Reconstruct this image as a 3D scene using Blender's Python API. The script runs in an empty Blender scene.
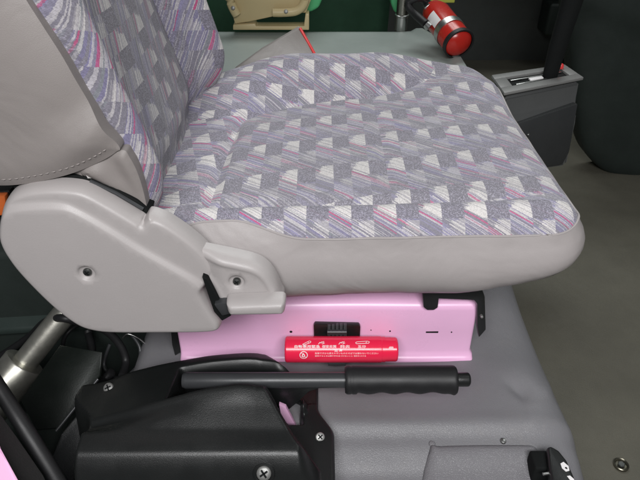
import bpy, bmesh, math, random
from mathutils import Vector, Matrix, noise
from mathutils.geometry import delaunay_2d_cdt
random.seed(4)
S = bpy.context.scene
COL = S.collection
R = math.radians
PI = math.pi

# ------------------------------------------------------------------ camera
F, PITCH, CZ = 590.0, R(35), 0.626
cam = bpy.data.cameras.new('camera'); cam.sensor_width = 36; cam.lens = 36 * F / 640
cam.clip_start = .02; cam.clip_end = 100
co = bpy.data.objects.new('camera', cam); COL.objects.link(co)
co.location = (0, 0, CZ); co.rotation_euler = (R(90) - PITCH, 0, 0)
S.camera = co
CP, SP = math.cos(PITCH), math.sin(PITCH)

def P(px, py, Y=None, Z=None, X=None):
    """the real point seen at photo pixel (px, py) on the plane Y, Z or X"""
    u = (px - 320) / F; v = (240 - py) / F
    d = Vector((u, CP + SP * v, -SP + CP * v))
    if Y is not None: t = Y / d.y
    elif Z is not None: t = (Z - CZ) / d.z
    else: t = X / d.x
    return Vector((d.x * t, d.y * t, CZ + d.z * t))

# ------------------------------------------------------------------ object helpers
def tag(o, label, cat, group=None, kind=None):
    if label: o['label'] = label
    if cat: o['category'] = cat
    if group: o['group'] = group
    if kind: o['kind'] = kind
    return o

def thing(name, label, cat, loc=(0, 0, 0), group=None):
    o = bpy.data.objects.new(name, None); COL.objects.link(o)
    o.empty_display_size = .03; o.location = loc
    return tag(o, label, cat, group)

def link(name, me, mat, parent=None, smooth=True, label=None):
    o = bpy.data.objects.new(name, me); COL.objects.link(o)
    if mat: me.materials.append(mat)
    if parent:
        o.parent = parent
        o.matrix_parent_inverse = Matrix.Translation(-WLOC(parent))
    if smooth:
        for p in me.polygons: p.use_smooth = True
    if label: o['label'] = label
    return o

def WLOC(o):
    v = Vector(o.location) if o.type == 'EMPTY' else Vector((0, 0, 0))
    return v

def obj(name, bm, mat, parent=None, smooth=True, auto=35, label=None):
    bmesh.ops.recalc_face_normals(bm, faces=bm.faces[:])
    if smooth and auto:
        a = R(auto)
        for e in bm.edges:
            if len(e.link_faces) == 2 and e.calc_face_angle(0) > a: e.smooth = False
    me = bpy.data.meshes.new(name); bm.to_mesh(me); bm.free()
    return link(name, me, mat, parent, smooth, label)

def frame(d, up=Vector((0, 0, 1))):
    d = d.normalized()
    if abs(d.dot(up)) > .98: up = Vector((0, 1, 0))
    x = up.cross(d).normalized(); y = d.cross(x)
    return x, y

def ring_tube(bm, pts, rads, n=20, cap=True, squash=1.0, up=Vector((0, 0, 1))):
    pts = [Vector(p) for p in pts]
    if not hasattr(rads, '__len__'): rads = [rads] * len(pts)
    rings = []
    far_ = max(pts, key=lambda p_: (p_ - pts[0]).length); axis = None
    if (far_ - pts[0]).length > 1e-7:
        ad = (far_ - pts[0]).normalized()
        if all(((p_ - pts[0]) - ad * (p_ - pts[0]).dot(ad)).length < 1e-6 for p_ in pts): axis = ad
    for i, p in enumerate(pts):
        a = pts[max(0, i - 1)]; b = pts[min(len(pts) - 1, i + 1)]
        d = b - a
        if d.length < 1e-9: d = pts[-1] - pts[0]
        if axis is not None: d = axis
        x, y = frame(d, up)
        rings.append([bm.verts.new(p + (x * math.cos(k * 2 * PI / n) + y * squash * math.sin(k * 2 * PI / n)) * rads[i]) for k in range(n)])
    for r0, r1 in zip(rings, rings[1:]):
        for k in range(n):
            bm.faces.new((r0[k], r0[(k + 1) % n], r1[(k + 1) % n], r1[k]))
    if cap:
        bm.faces.new(rings[0][::-1]); bm.faces.new(rings[-1])
    return bm

def tube(name, pts, rads, mat, parent=None, n=20, squash=1.0, up=Vector((0, 0, 1)), auto=40):
    return obj(name, ring_tube(bmesh.new(), pts, rads, n, True, squash, up), mat, parent, auto=auto)

def lathe(a, b, prof):
    """points and radii along the axis a>b from (t metres, radius) pairs"""
    a = Vector(a); b = Vector(b); d = (b - a).normalized()
    return [a + d * t for t, r in prof], [r for t, r in prof]

def spline(pts, n=8, closed=False):
    pts = [Vector(p) for p in pts]; out = []; m = len(pts)
    for i in range(m if closed else m - 1):
        g = lambda k: pts[k % m] if closed else pts[min(max(k, 0), m - 1)]
        p0, p1, p2, p3 = g(i - 1), g(i), g(i + 1), g(i + 2)
        for k in range(n):
            t = k / n
            out.append(.5 * ((2 * p1) + (p2 - p0) * t + (2 * p0 - 5 * p1 + 4 * p2 - p3) * t * t + (3 * p1 - p0 - 3 * p2 + p3) * t ** 3))
    if not closed: out.append(pts[-1])
    return out

def box_bm(lo, hi, bev=.003, seg=3, bm=None):
    b = bmesh.new()
    bmesh.ops.create_cube(b, size=1)
    lo = Vector(lo); hi = Vector(hi); c = (lo + hi) / 2; s = hi - lo
    for v in b.verts: v.co = Vector((v.co.x * s.x, v.co.y * s.y, v.co.z * s.z)) + c
    if bev: bmesh.ops.bevel(b, geom=b.edges[:] , offset=bev, segments=seg, affect='EDGES', profile=.5)
    if bm is None: return b
    m = bpy.data.meshes.new('t'); b.to_mesh(m); b.free(); bm.from_mesh(m); bpy.data.meshes.remove(m)
    return bm

def prism_bm(poly, vec, bev=.002, seg=2):
    """a solid from a 3D outline swept along vec, edges rounded"""
    bm = bmesh.new(); vec = Vector(vec)
    a = [bm.verts.new(Vector(p)) for p in poly]; b = [bm.verts.new(Vector(p) + vec) for p in poly]
    n = len(a)
    bm.faces.new(a); bm.faces.new(b[::-1])
    for i in range(n): bm.faces.new((a[i], b[i], b[(i + 1) % n], a[(i + 1) % n]))
    bmesh.ops.recalc_face_normals(bm, faces=bm.faces[:])
    if bev: bmesh.ops.bevel(bm, geom=bm.edges[:], offset=bev, segments=seg, affect='EDGES', profile=.5, clamp_overlap=True)
    return bm

def inside(p, poly):
    c = False; j = len(poly) - 1
    for i in range(len(poly)):
        a, b = poly[i], poly[j]
        if (a[1] > p[1]) != (b[1] > p[1]) and p[0] < (b[0] - a[0]) * (p[1] - a[1]) / (b[1] - a[1]) + a[0]: c = not c
        j = i
    return c

def pdist(p, line, closed=False):
    best = 9.; px, py = p[0], p[1]; n = len(line)
    for i in range(n if closed else n - 1):
        a = line[i]; b = line[(i + 1) % n]
        dx, dy = b[0] - a[0], b[1] - a[1]; L = dx * dx + dy * dy
        t = 0 if L == 0 else max(0, min(1, ((px - a[0]) * dx + (py - a[1]) * dy) / L))
        q = (px - a[0] - t * dx) ** 2 + (py - a[1] - t * dy) ** 2
        if q < best: best = q
    return math.sqrt(best)

def sstep(a, b, x):
    t = max(0, min(1, (x - a) / (b - a))); return t * t * (3 - 2 * t)

def fill_grid(outline, step, seams=(), margin=.35):
    """triangulated 2D domain: outline + inner grid + constraint polylines"""
    pts = [Vector((p[0], p[1])) for p in outline]; edges = []; n = len(pts)
    face = [list(range(n))]
    for s in seams:
        k0 = len(pts)
        pts += [Vector((p[0], p[1])) for p in s]
        edges += [(k0 + i, k0 + i + 1) for i in range(len(s) - 1)]
    xs = [p[0] for p in outline]; ys = [p[1] for p in outline]
    fixed = list(seams)
    y = min(ys); row = 0
    while y < max(ys):
        x = min(xs) + (step * .5 if row % 2 else 0)
        while x < max(xs):
            q = (x, y)
            if inside(q, outline) and pdist(q, outline, True) > step * margin and all(pdist(q, s) > step * margin for s in fixed):
                pts.append(Vector(q))
            x += step
        y += step * .866; row += 1
    v, e, f, _, _, _ = delaunay_2d_cdt(pts, edges, face, 1, 1e-6)
    return v, f

def plate(name, outline, step, hfun, to3, rim, mat, parent, seams=(), auto=40, label=None):
    """a moulded plate: outline in 2D, height from the distance to its edge, rim walls going back"""
    v, f = fill_grid(outline, step, seams)
    bm = bmesh.new(); vs = []
    for p in v:
        d = pdist(p, outline, True)
        vs.append(bm.verts.new(to3(p[0], p[1], hfun(d, p[0], p[1]))))
    for t in f:
        try: bm.faces.new([vs[i] for i in t])
        except ValueError: pass
    bnd = [e for e in bm.edges if len(e.link_faces) == 1]
    if rim is not None:
        r = bmesh.ops.extrude_edge_only(bm, edges=bnd)
        for q in [g for g in r['geom'] if isinstance(g, bmesh.types.BMVert)]:
            q.co = rim(q.co)
    return obj(name, bm, mat, parent, auto=auto, label=label)

def inset_rings(outline, dists):
    """extra seam rings so the rounded edge of a plate is sampled finely"""
    out = []
    n = len(outline)
    area = sum(outline[i][0] * outline[(i + 1) % n][1] - outline[(i + 1) % n][0] * outline[i][1] for i in range(n))
    sg = 1 if area > 0 else -1
    for d in dists:
        ring = []
        for i in range(n):
            a, b, c = [Vector((outline[k % n][0], outline[k % n][1])) for k in (i - 1, i, i + 1)]
            t = (c - a)
            if t.length < 1e-9: continue
            t.normalize(); nn = Vector((-t.y, t.x)) * sg
            q = b + nn * d
            if inside(q, outline) and pdist(q, outline, True) > d * .93: ring.append(q)
            else:
                if len(ring) > 1: out.append(ring)
                ring = []
        if len(ring) > 1: out.append(ring)
    return out

# ------------------------------------------------------------------ materials
class NT:
    def __init__(s, name):
        s.m = bpy.data.materials.new(name); s.m.use_nodes = True
        s.t = s.m.node_tree; s.b = s.t.nodes['Principled BSDF']
    def n(s, typ, **kw):
        o = s.t.nodes.new(typ)
        for k, v in kw.items(): setattr(o, k, v)
        return o
    def set(s, sock, v):
        if isinstance(v, bpy.types.NodeSocket): s.t.links.new(v, sock)
        elif v is not None: sock.default_value = v
    def mth(s, op, a, b=None, c=None, clamp=False):
        o = s.n('ShaderNodeMath', operation=op, use_clamp=clamp)
        s.set(o.inputs[0], a)
        if b is not None: s.set(o.inputs[1], b)
        if c is not None: s.set(o.inputs[2], c)
        return o.outputs[0]
    def mix(s, f, a, b, blend='MIX'):
        o = s.n('ShaderNodeMix', data_type='RGBA', blend_type=blend)
        s.set(o.inputs[0], f)
        s.set(o.inputs[6], a if isinstance(a, bpy.types.NodeSocket) else (*a, 1))
        s.set(o.inputs[7], b if isinstance(b, bpy.types.NodeSocket) else (*b, 1))
        return o.outputs[2]
    def noise(s, scale, detail=3, rough=.5, vec=None, dist=0):
        o = s.n('ShaderNodeTexNoise'); o.inputs['Scale'].default_value = scale
        o.inputs['Detail'].default_value = detail; o.inputs['Roughness'].default_value = rough
        o.inputs['Distortion'].default_value = dist
        s.t.links.new(vec if vec else s.n('ShaderNodeTexCoord').outputs['Object'], o.inputs['Vector'])
        return o.outputs[0]
    def ramp(s, f, stops, interp='LINEAR'):
        o = s.n('ShaderNodeValToRGB'); o.color_ramp.interpolation = interp
        e = o.color_ramp.elements
        while len(e) < len(stops): e.new(.5)
        for k, (p, c) in enumerate(stops):
            e[k].position = p; e[k].color = (*c, 1) if hasattr(c, '__len__') else (c, c, c, 1)
        s.set(o.inputs[0], f); return o.outputs[0]
    def bump(s, h, strength=.3, dist=.001, prev=None):
        o = s.n('ShaderNodeBump'); o.inputs['Strength'].default_value = strength; o.inputs['Distance'].default_value = dist
        s.set(o.inputs['Height'], h)
        if prev is not None: s.t.links.new(prev, o.inputs['Normal'])
        return o.outputs[0]
    def out(s, col=None, rough=None, normal=None, metal=None, spec=None):
        if col is not None: s.set(s.b.inputs['Base Color'], col if isinstance(col, bpy.types.NodeSocket) else (*col, 1))
        if rough is not None: s.set(s.b.inputs['Roughness'], rough)
        if normal is not None: s.t.links.new(normal, s.b.inputs['Normal'])
        if metal is not None: s.set(s.b.inputs['Metallic'], metal)
        if spec is not None: s.set(s.b.inputs['Specular IOR Level'], spec)
        return s.m

def plain(name, col, rough=.5, metal=0, var=.12, bump=.08, bscale=900, spec=.5, blot=14, scratch=0):
    k = NT(name)
    f = k.noise(blot, 5, .62)
    c = k.mix(f, tuple(x * (1 - var) for x in col), tuple(min(1, x * (1 + var)) for x in col))
    g = k.noise(bscale, 2, .5)
    nrm = k.bump(g, bump, .0006)
    if scratch:
        tc = k.n('ShaderNodeTexCoord'); mp = k.n('ShaderNodeMapping'); mp.inputs['Scale'].default_value = (1, 12, 14)
        mp.inputs['Rotation'].default_value = (.4, .3, .7)
        k.t.links.new(tc.outputs['Object'], mp.inputs['Vector'])
        sc = k.noise(60, 4, .7, mp.outputs[0])
        c = k.mix(k.mth('MULTIPLY', k.ramp(sc, [(.62, 0.), (.75, 1.)]), scratch), c, tuple(min(1, x * 1.6 + .04) for x in col))
    r = k.mth('ADD', k.mth('MULTIPLY', k.mth('SUBTRACT', k.noise(30, 4, .6), .5), .25), rough)
    return k.out(c, r, nrm, metal, spec)

def vinyl(name, col, rough=.5, grain=.35, scale=520, var=.08, wrinkle=0, spec=.4, dirt=None, wear=0):
    k = NT(name)
    tc = k.n('ShaderNodeTexCoord').outputs['Object']
    vo = k.n('ShaderNodeTexVoronoi'); vo.feature = 'DISTANCE_TO_EDGE'; vo.inputs['Scale'].default_value = scale
    wob = k.n('ShaderNodeVectorMath', operation='ADD'); k.t.links.new(tc, wob.inputs[0])
    nn = k.n('ShaderNodeTexNoise'); nn.inputs['Scale'].default_value = scale * .6; k.t.links.new(tc, nn.inputs['Vector'])
    sc = k.n('ShaderNodeVectorMath', operation='SCALE'); sc.inputs['Scale'].default_value = 1.2 / scale
    k.t.links.new(nn.outputs['Color'], sc.inputs[0]); k.t.links.new(sc.outputs[0], wob.inputs[1])
    k.t.links.new(wob.outputs[0], vo.inputs['Vector'])
    h = k.mth('MINIMUM', k.mth('MULTIPLY', vo.outputs['Distance'], 6), 1)
    nrm = None
    if wrinkle:
        nrm = k.bump(k.noise(11, 3, .55, tc, .6), wrinkle, .012)
    nrm = k.bump(h, grain, .0005, nrm)
    f = k.noise(9, 5, .6, tc)
    c = k.mix(f, tuple(x * (1 - var) for x in col), tuple(min(1, x * (1 + var)) for x in col))
    if dirt:
        d = k.ramp(k.noise(26, 6, .75, tc, .4), [(.56, 0.), (.72, 1.)])
        c = k.mix(k.mth('MULTIPLY', d, .45), c, dirt)
    r = k.mth('ADD', k.mth('MULTIPLY', k.mth('SUBTRACT', k.noise(40, 4, .6, tc), .5), .22), rough)
    return k.out(c, r, nrm, 0, spec)

def fabric(name, gain, sat, dark, PP=.0510, T=.85, second=.75, white=1.0):
    """woven upholstery: ragged white trapezoids, plain grey squares and diagonal coloured strokes, by UV in metres"""
    k = NT(name); QQ = .0780
    uvn = k.n('ShaderNodeUVMap'); uvn.uv_map = 'UVMap'
    wv = k.n('ShaderNodeVectorMath', operation='ADD')
    nz = k.n('ShaderNodeTexNoise'); nz.inputs['Scale'].default_value = 900; nz.inputs['Detail'].default_value = 1
    k.t.links.new(uvn.outputs[0], nz.inputs['Vector'])
    s0 = k.n('ShaderNodeVectorMath', operation='MULTIPLY_ADD')
    k.t.links.new(nz.outputs['Color'], s0.inputs[0]); s0.inputs[1].default_value = (.0016, .0012, 0); s0.inputs[2].default_value = (-.0008, -.0006, 0)
    k.t.links.new(uvn.outputs[0], wv.inputs[0]); k.t.links.new(s0.outputs[0], wv.inputs[1])
    sep = k.n('ShaderNodeSeparateXYZ'); k.t.links.new(wv.outputs[0], sep.inputs[0])
    u, v = sep.outputs[0], sep.outputs[1]
    m = k.mth
    p = m('DIVIDE', u, PP); q = m('DIVIDE', v, QQ)
    s = m('FRACT', p); r = m('FRACT', q)
    ci = m('FLOOR', m('MULTIPLY', p, 2))                       # half column number
    A = m('LESS_THAN', s, .5); B = m('SUBTRACT', 1, A)
    sl = m('FRACT', m('MULTIPLY', p, 2))                        # 0..1 across the half column
    w = m('SUBTRACT', v, m('MULTIPLY', u, T))                  # across the strokes
    wl = m('SUBTRACT', m('MULTIPLY', r, QQ), m('MULTIPLY', sl, T * PP * .5))
    def wn(step, seed, seg):
        c = k.n('ShaderNodeCombineXYZ')
        k.set(c.inputs[0], m('FLOOR', m('DIVIDE', w, step)))
        k.set(c.inputs[1], m('ADD', seg, seed))
        o = k.n('ShaderNodeTexWhiteNoise', noise_dimensions='2D'); k.t.links.new(c.outputs[0], o.inputs['Vector'])
        return o.outputs['Value']
    seg1 = m('FLOOR', p); seg2 = m('FLOOR', m('ADD', p, .5))
    fine = wn(.00105, 3.0, seg2); fine2 = wn(.00125, 9.0, ci); mid = wn(.0026, 17.0, seg1); broad = wn(.0075, 31.0, seg2)
    GREY = (.272, .258, .308); LAV = (.320, .300, .455); LITE = (.66, .63, .64); WHITE = (.80 * white, .765 * white, .74 * white)
    MAG = (.60, .085, .24); VIO = (.245, .225, .42); TEAL = (.29, .32, .34)
    base = k.ramp(broad, [(0, GREY), (.40, LAV), (.60, GREY), (.86, VIO)], 'CONSTANT')
    st = k.ramp(mid, [(0, GREY), (.34, TEAL), (.44, LAV), (.58, GREY), (.80, VIO), (.925, MAG), (.945, LAV)], 'CONSTANT')
    strokes = k.mix(.55, base, st)
    thin = m('GREATER_THAN', fine, .69)
    strokes = k.mix(m('MULTIPLY', thin, .66), strokes, LITE)
    thinm = m('GREATER_THAN', wn(.0014, 57.0, ci), .968)
    strokes = k.mix(m('MULTIPLY', thinm, .75), strokes, MAG)
    # plain speckled grey squares
    sp = k.n('ShaderNodeTexWhiteNoise', noise_dimensions='2D')
    spc = k.n('ShaderNodeVectorMath', operation='SNAP'); k.t.links.new(uvn.outputs[0], spc.inputs[0]); spc.inputs[1].default_value = (.0011, .0009, 1)
    k.t.links.new(spc.outputs[0], sp.inputs['Vector'])
    plaing = k.ramp(sp.outputs['Value'], [(0, tuple(x * .78 for x in GREY)), (.40, tuple(x * .92 for x in GREY)), (.70, tuple(x * 1.06 for x in GREY)), (.86, (.36, .34, .42))], 'CONSTANT')
    inB = m('MULTIPLY', B, m('LESS_THAN', r, .44))
    col = k.mix(m('MULTIPLY', inB, .93), strokes, plaing)
    # speckled ground also shows between many of the strokes
    inA2 = m('MULTIPLY', A, m('GREATER_THAN', r, .76))
    col = k.mix(m('MULTIPLY', inA2, .55), col, plaing)
    inB2 = m('MULTIPLY', B, m('GREATER_THAN', r, .80))
    col = k.mix(m('MULTIPLY', inB2, .25), col, plaing)
    # strong white patch: slanting left edge, ragged lower edge along the strokes
    ledge = m('GREATER_THAN', sl, m('ADD', m('SUBTRACT', .26, m('MULTIPLY', r, .9)), m('MULTIPLY', fine2, .26)))
    wa = m('MULTIPLY', m('MULTIPLY', A, ledge), m('MULTIPLY', m('LESS_THAN', m('ADD', wl, m('MULTIPLY', fine2, .015)), .0200), m('LESS_THAN', r, .43)))
    whs = k.mix(m('MULTIPLY', m('GREATER_THAN', fine2, .72), .55), WHITE, GREY)
    col = k.mix(m('MULTIPLY', wa, .93), col, whs)
    # magenta stroke under it
    mg = m('MULTIPLY', A, m('MULTIPLY', m('GREATER_THAN', wl, .0205), m('LESS_THAN', wl, .0230)))
    cellr = k.n('ShaderNodeTexWhiteNoise', noise_dimensions='2D'); cc = k.n('ShaderNodeCombineXYZ')
    k.set(cc.inputs[0], ci); k.set(cc.inputs[1], m('FLOOR', q)); k.t.links.new(cc.outputs[0], cellr.inputs['Vector'])
    mg = m('MULTIPLY', mg, m('GREATER_THAN', cellr.outputs['Value'], .30))
    col = k.mix(m('MULTIPLY', mg, .85), col, MAG)
    # second, broken patch half a repeat further on
    r2 = m('SUBTRACT', r, .47)
    ledge2 = m('GREATER_THAN', sl, m('ADD', m('SUBTRACT', .40, m('MULTIPLY', r2, 1.6)), m('MULTIPLY', fine2, .35)))
    wl2 = m('SUBTRACT', m('MULTIPLY', r2, QQ), m('MULTIPLY', sl, T * PP * .5))
    wb = m('MULTIPLY', m('MULTIPLY', B, ledge2), m('MULTIPLY', m('GREATER_THAN', r2, 0), m('LESS_THAN', m('ADD', wl2, m('MULTIPLY', fine2, .012)), .012)))
    col = k.mix(m('MULTIPLY', wb, second), col, k.mix(m('MULTIPLY', m('GREATER_THAN', fine2, .40), .62), WHITE, GREY))
    # thread speckle, fading and overall grade
    spk = m('ADD', .84, m('MULTIPLY', sp.outputs['Value'], .32))
    hsv = k.n('ShaderNodeHueSaturation'); hsv.inputs['Saturation'].default_value = sat; k.t.links.new(col, hsv.inputs['Color'])
    col = k.mix(1.0, hsv.outputs[0], spk, 'MULTIPLY')
    col = k.mix(dark, col, (.33, .31, .33))
    g = k.n('ShaderNodeMix', data_type='RGBA', blend_type='MULTIPLY'); g.inputs[0].default_value = 1
    k.t.links.new(col, g.inputs[6]); g.inputs[7].default_value = (gain, gain, gain, 1)
    # thread bump
    rib = m('SINE', m('MULTIPLY', u, 2 * PI / .0012)); rib2 = m('SINE', m('MULTIPLY', v, 2 * PI / .0012))
    nrm = k.bump(m('ADD', m('MULTIPLY', rib, rib2), m('MULTIPLY', sp.outputs['Value'], 1.2)), .28, .0004)
    k.b.inputs['Sheen Weight'].default_value = .12
    k.b.inputs['Sheen Roughness'].default_value = .5
    return k.out(g.outputs[2], .88, nrm, 0, .15)

M = {}
M['bolster'] = fabric('bolster_fabric', .93, .95, .05, .0510, .85, .75, .94)
M['insert'] = fabric('insert_fabric', .90, .85, .14, .0452, .88, .42, .90)
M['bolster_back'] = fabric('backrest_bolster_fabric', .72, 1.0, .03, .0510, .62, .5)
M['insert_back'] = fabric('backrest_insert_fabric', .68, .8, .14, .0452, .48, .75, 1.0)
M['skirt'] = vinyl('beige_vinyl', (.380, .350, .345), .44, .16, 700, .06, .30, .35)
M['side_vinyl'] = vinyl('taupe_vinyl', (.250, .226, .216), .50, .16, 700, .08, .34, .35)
M['shell'] = plain('beige_plastic', (.405, .378, .372), .38, 0, .06, .25, 1300, .45, scratch=.10)
M['plastic'] = plain('black_plastic', (.011, .012, .012), .36, 0, .3, .3, 1100, .5, scratch=.12)
M['rubber'] = plain('black_rubber', (.014, .014, .015), .5, 0, .3, .12, 700, .4)
M['lever'] = plain('satin_black_metal', (.045, .047, .05), .38, .15, .15, .06, 500, .5, scratch=.2)
M['dark'] = plain('green_black_trim', (.022, .029, .026), .6, 0, .3, .2, 600, .3)  # one even green-black base colour
M['void'] = plain('matt_black', (.006, .007, .007), .8, 0, .2, .1, 600, .2)
M['platform'] = vinyl('grey_mat_vinyl', (.190, .187, .198), .42, .28, 420, .07, .12, .45, dirt=(.21, .20, .20))
M['flap'] = vinyl('grey_flap_vinyl', (.195, .190, .202), .44, .5, 420, .06, .1, .45)
M['console'] = vinyl('grey_green_vinyl', (.33, .37, .35), .45, .25, 380, .06, .05, .45)
M['floor'] = vinyl('olive_floor_vinyl', (.108, .102, .080), .5, .35, 300, .28, .08, .35, dirt=(.12, .115, .095))
M['pink'] = plain('pink_paint', (.86, .50, .74), .3, 0, .05, .03, 300, .5)
M['steel'] = plain('zinc_steel', (.55, .54, .48), .36, .9, .3, .12, 260, .5, blot=60)
M['chrome'] = plain('bright_steel', (.50, .50, .49), .32, 1, .1, .03, 200)
M['screw'] = plain('screw_steel', (.27, .27, .26), .45, .55, .3, .2, 800)
M['darkscrew'] = plain('dark_screw_steel', (.16, .165, .16), .35, .9, .3, .2, 800)
M['red'] = plain('red_gloss_plastic', (.86, .022, .075), .2, 0, .05, .03, 300, .5)
M['redpaint'] = plain('red_enamel', (.50, .022, .015), .25, 0, .08, .03, 300, .5)
M['redtrim'] = plain('red_trim', (.75, .05, .05), .4)
M['white'] = plain('white_print', (.86, .84, .84), .5, 0, .03, .02)
M['cream'] = plain('cream_paint', (.58, .47, .26), .4, 0, .06, .05, 400)
M['green'] = plain('green_plastic', (.09, .45, .19), .42, 0, .08, .08, 600)
M['gate'] = plain('grey_gate_plastic', (.20, .20, .195), .45, 0, .1, .15, 900)
M['gearbody'] = plain('charcoal_plastic', (.085, .088, .088), .5, 0, .15, .2, 900)
M['bag'] = vinyl('smoke_grey_film', (.24, .225, .21), .4, .1, 300, .1, .2, .4)
M['orange'] = plain('orange_plastic', (.75, .17, .04), .35)
M['yellow'] = plain('yellow_green_plastic', (.55, .58, .10), .5)
M['olive_steel'] = plain('dull_brass_steel', (.20, .19, .15), .3, .9, .4, .2, 300)
M['amber_pole'] = plain('tarnished_steel', (.30, .29, .26), .28, 1, .25, .05, 300, blot=40)

def screw(name, c, nrm, r, parent, mat, cross=True, washer=True):
    """a pan-head screw with a washer rim and a cross recess"""
    c = Vector(c); nrm = Vector(nrm).normalized()
    bm = bmesh.new()
    prof = [(-.002, r * 1.0), (0, r * 1.0)]
    if washer: prof = [(-.002, r * 1.55), (.0006, r * 1.55), (.0012, r * 1.45), (.0012, r * 1.0)]
    prof += [(.0022, r * .98), (.0032, r * .84), (.0038, r * .5), (.0039, r * .1)]
    pts, rr = lathe(c, c + nrm, prof); ring_tube(bm, pts, rr, 20)
    o = obj(name, bm, mat, parent, auto=30)
    if cross:
        x, y = frame(nrm); b = bmesh.new(); a = .6
        for d in (x * math.cos(a) + y * math.sin(a), y * math.cos(a) - x * math.sin(a)):
            e = nrm.cross(d); z = c + nrm * .0036
            poly = [z + d * r * .6 + e * r * .13, z - d * r * .6 + e * r * .13, z - d * r * .6 - e * r * .13, z + d * r * .6 - e * r * .13]
            vs = [b.verts.new(p) for p in poly] + [b.verts.new(p + nrm * .0006) for p in poly]
            b.faces.new(vs[4:]); b.faces.new(vs[:4][::-1])
            for i in range(4): b.faces.new((vs[i], vs[(i + 1) % 4], vs[4 + (i + 1) % 4], vs[4 + i]))
        rec = obj('cross_recess', b, M['void'], o, smooth=False)
    return o

# ================================================================== setting
# floor
bm = bmesh.new()
nx, ny = 60, 60
fl = [[bm.verts.new((-1.6 + 3.6 * i / nx, -.3 + 3.6 * j / ny, -.26 + .004 * noise.noise(Vector((i * .3, j * .3, 0))))) for i in range(nx + 1)] for j in range(ny + 1)]
for j in range(ny):
    for i in range(nx): bm.faces.new((fl[j][i], fl[j][i + 1], fl[j + 1][i + 1], fl[j + 1][i]))
tag(obj('floor', bm, M['floor']), None, None, None, 'structure')

# vinyl covered platform over the engine
def xe(y): return .328 + .06 * max(0, y - .55) + .01 * math.sin(y * 6)
def pfront(y):
    if y > .50: return 0
    a = sstep(.500, .462, y) * .012 + sstep(.468, .425, y) * .016
    b = max(0, .44 - y) * .18
    c = sstep(.335, .30, y) * .25
    return -(a + b + c)
def pz(x, y):
    z = pfront(y)
    q = Vector((x * 7, y * 7, 1.3))
    z += .003 * noise.noise(q) * sstep(.2, .3, y)
    # the crease line and the puckers near its front corner
    z += .0035 * math.exp(-((y - .485) / .010) ** 2) * sstep(-.1, .05, x)
    d = math.hypot(x - .285, (y - .565))
    z += .006 * math.exp(-(d / .040) ** 2)
    z -= .006 * math.exp(-(((x - .265) + (y - .545) * .5) / .012) ** 2 - ((y - .535) / .018) ** 2)
    z += .006 * math.exp(-(((x - .30) - (y - .53) * .6) / .010) ** 2 - ((y - .53) / .03) ** 2)
    return z
prof = [(0, 0)]
offs = [(-.055, 0), (-.04, -.001), (-.025, -.004), (-.012, -.010), (-.003, -.020), (.004, -.035), (.010, -.06), (.016, -.10), (.022, -.16), (.030, -.255), (.05, -.268)]
bm = bmesh.new(); rows = []
ys = [.22 + (1.30 - .22) * j / 260 for j in range(261)]
for y in ys:
    e = xe(y) ; row = []
    x0 = -.255
    for o_, z_ in [(-.05, -.27), (-.035, -.12), (-.025, -.05), (-.014, -.016)]:
        row.append(bm.verts.new((x0 + o_, y, max(-.27, pz(x0, y) * (1 if z_ > -.05 else .4) + z_))))
    for i in range(150):
        x = x0 + (e - .06 - x0) * (i / 149) ** .8
        row.append(bm.verts.new((x, y, pz(x, y))))
    for o_, z_ in offs:
        x = e + o_; row.append(bm.verts.new((x, y, max(-.27, pz(x, y) * (1 if z_ > -.05 else .4) + z_))))
    rows.append(row)
for a, b in zip(rows, rows[1:]):
    for i in range(len(a) - 1): bm.faces.new((a[i], a[i + 1], b[i + 1], b[i]))
tag(obj('platform', bm, M['platform'], auto=0), None, None, None, 'structure')

tag(obj('dark_side_block', box_bm((-1.2, .15, -.30), (-.27, .80, -.10), .01), M['dark']), None, None, None, 'structure')  # dark block added so no lit floor shows left of the platform

# grey-green hump between the two front seats
bm = bmesh.new(); rows = []
ctop = .10
def cx(y): return min(.352 + (1.84 - y) * .36, .40 + .0 * y) if y > 1.4 else max(.20, .40 - (1.4 - y) * .6)
for j in range(60):
    y = 1.12 + (1.93 - 1.12) * j / 59; e = cx(y); row = []
    zt = ctop - .10 * (1 - sstep(1.12, 1.19, y)) - .12 * sstep(1.89, 1.93, y)
    for x, dz in [(-1.3, 0), (-.8, 0), (-.3, 0), (-.05, 0), (.1, 0), (.2, 0), (e - .08, 0), (e - .05, .002), (e - .034, .011), (e - .015, .011), (e - .004, -.004), (e + .008, -.02), (e + .02, -.06), (e + .05, -.36)]:
        row.append(bm.verts.new((x, y, zt + dz)))
    rows.append(row)
for a, b in zip(rows, rows[1:]):
    for i in range(len(a) - 1): bm.faces.new((a[i], a[i + 1], b[i + 1], b[i]))
tag(obj('engine_hump', bm, M['console'], auto=0), None, None, None, 'structure')

# dark far side of the cabin
bm = box_bm((-1.6, 2.9, -.3), (2.0, 3.0, 1.2), .01)
tag(obj('cabin_wall', bm, plain('dark_green_wall', (.035, .105, .060), .5, 0, .3, .1, 200)), None, None, None, 'structure')

# ================================================================== driver seat
seat = thing('driver_seat', 'beige vinyl driver seat upholstered in purple patterned fabric, on the pink pedestal', 'seat', (0.05, .78, .13))

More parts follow.
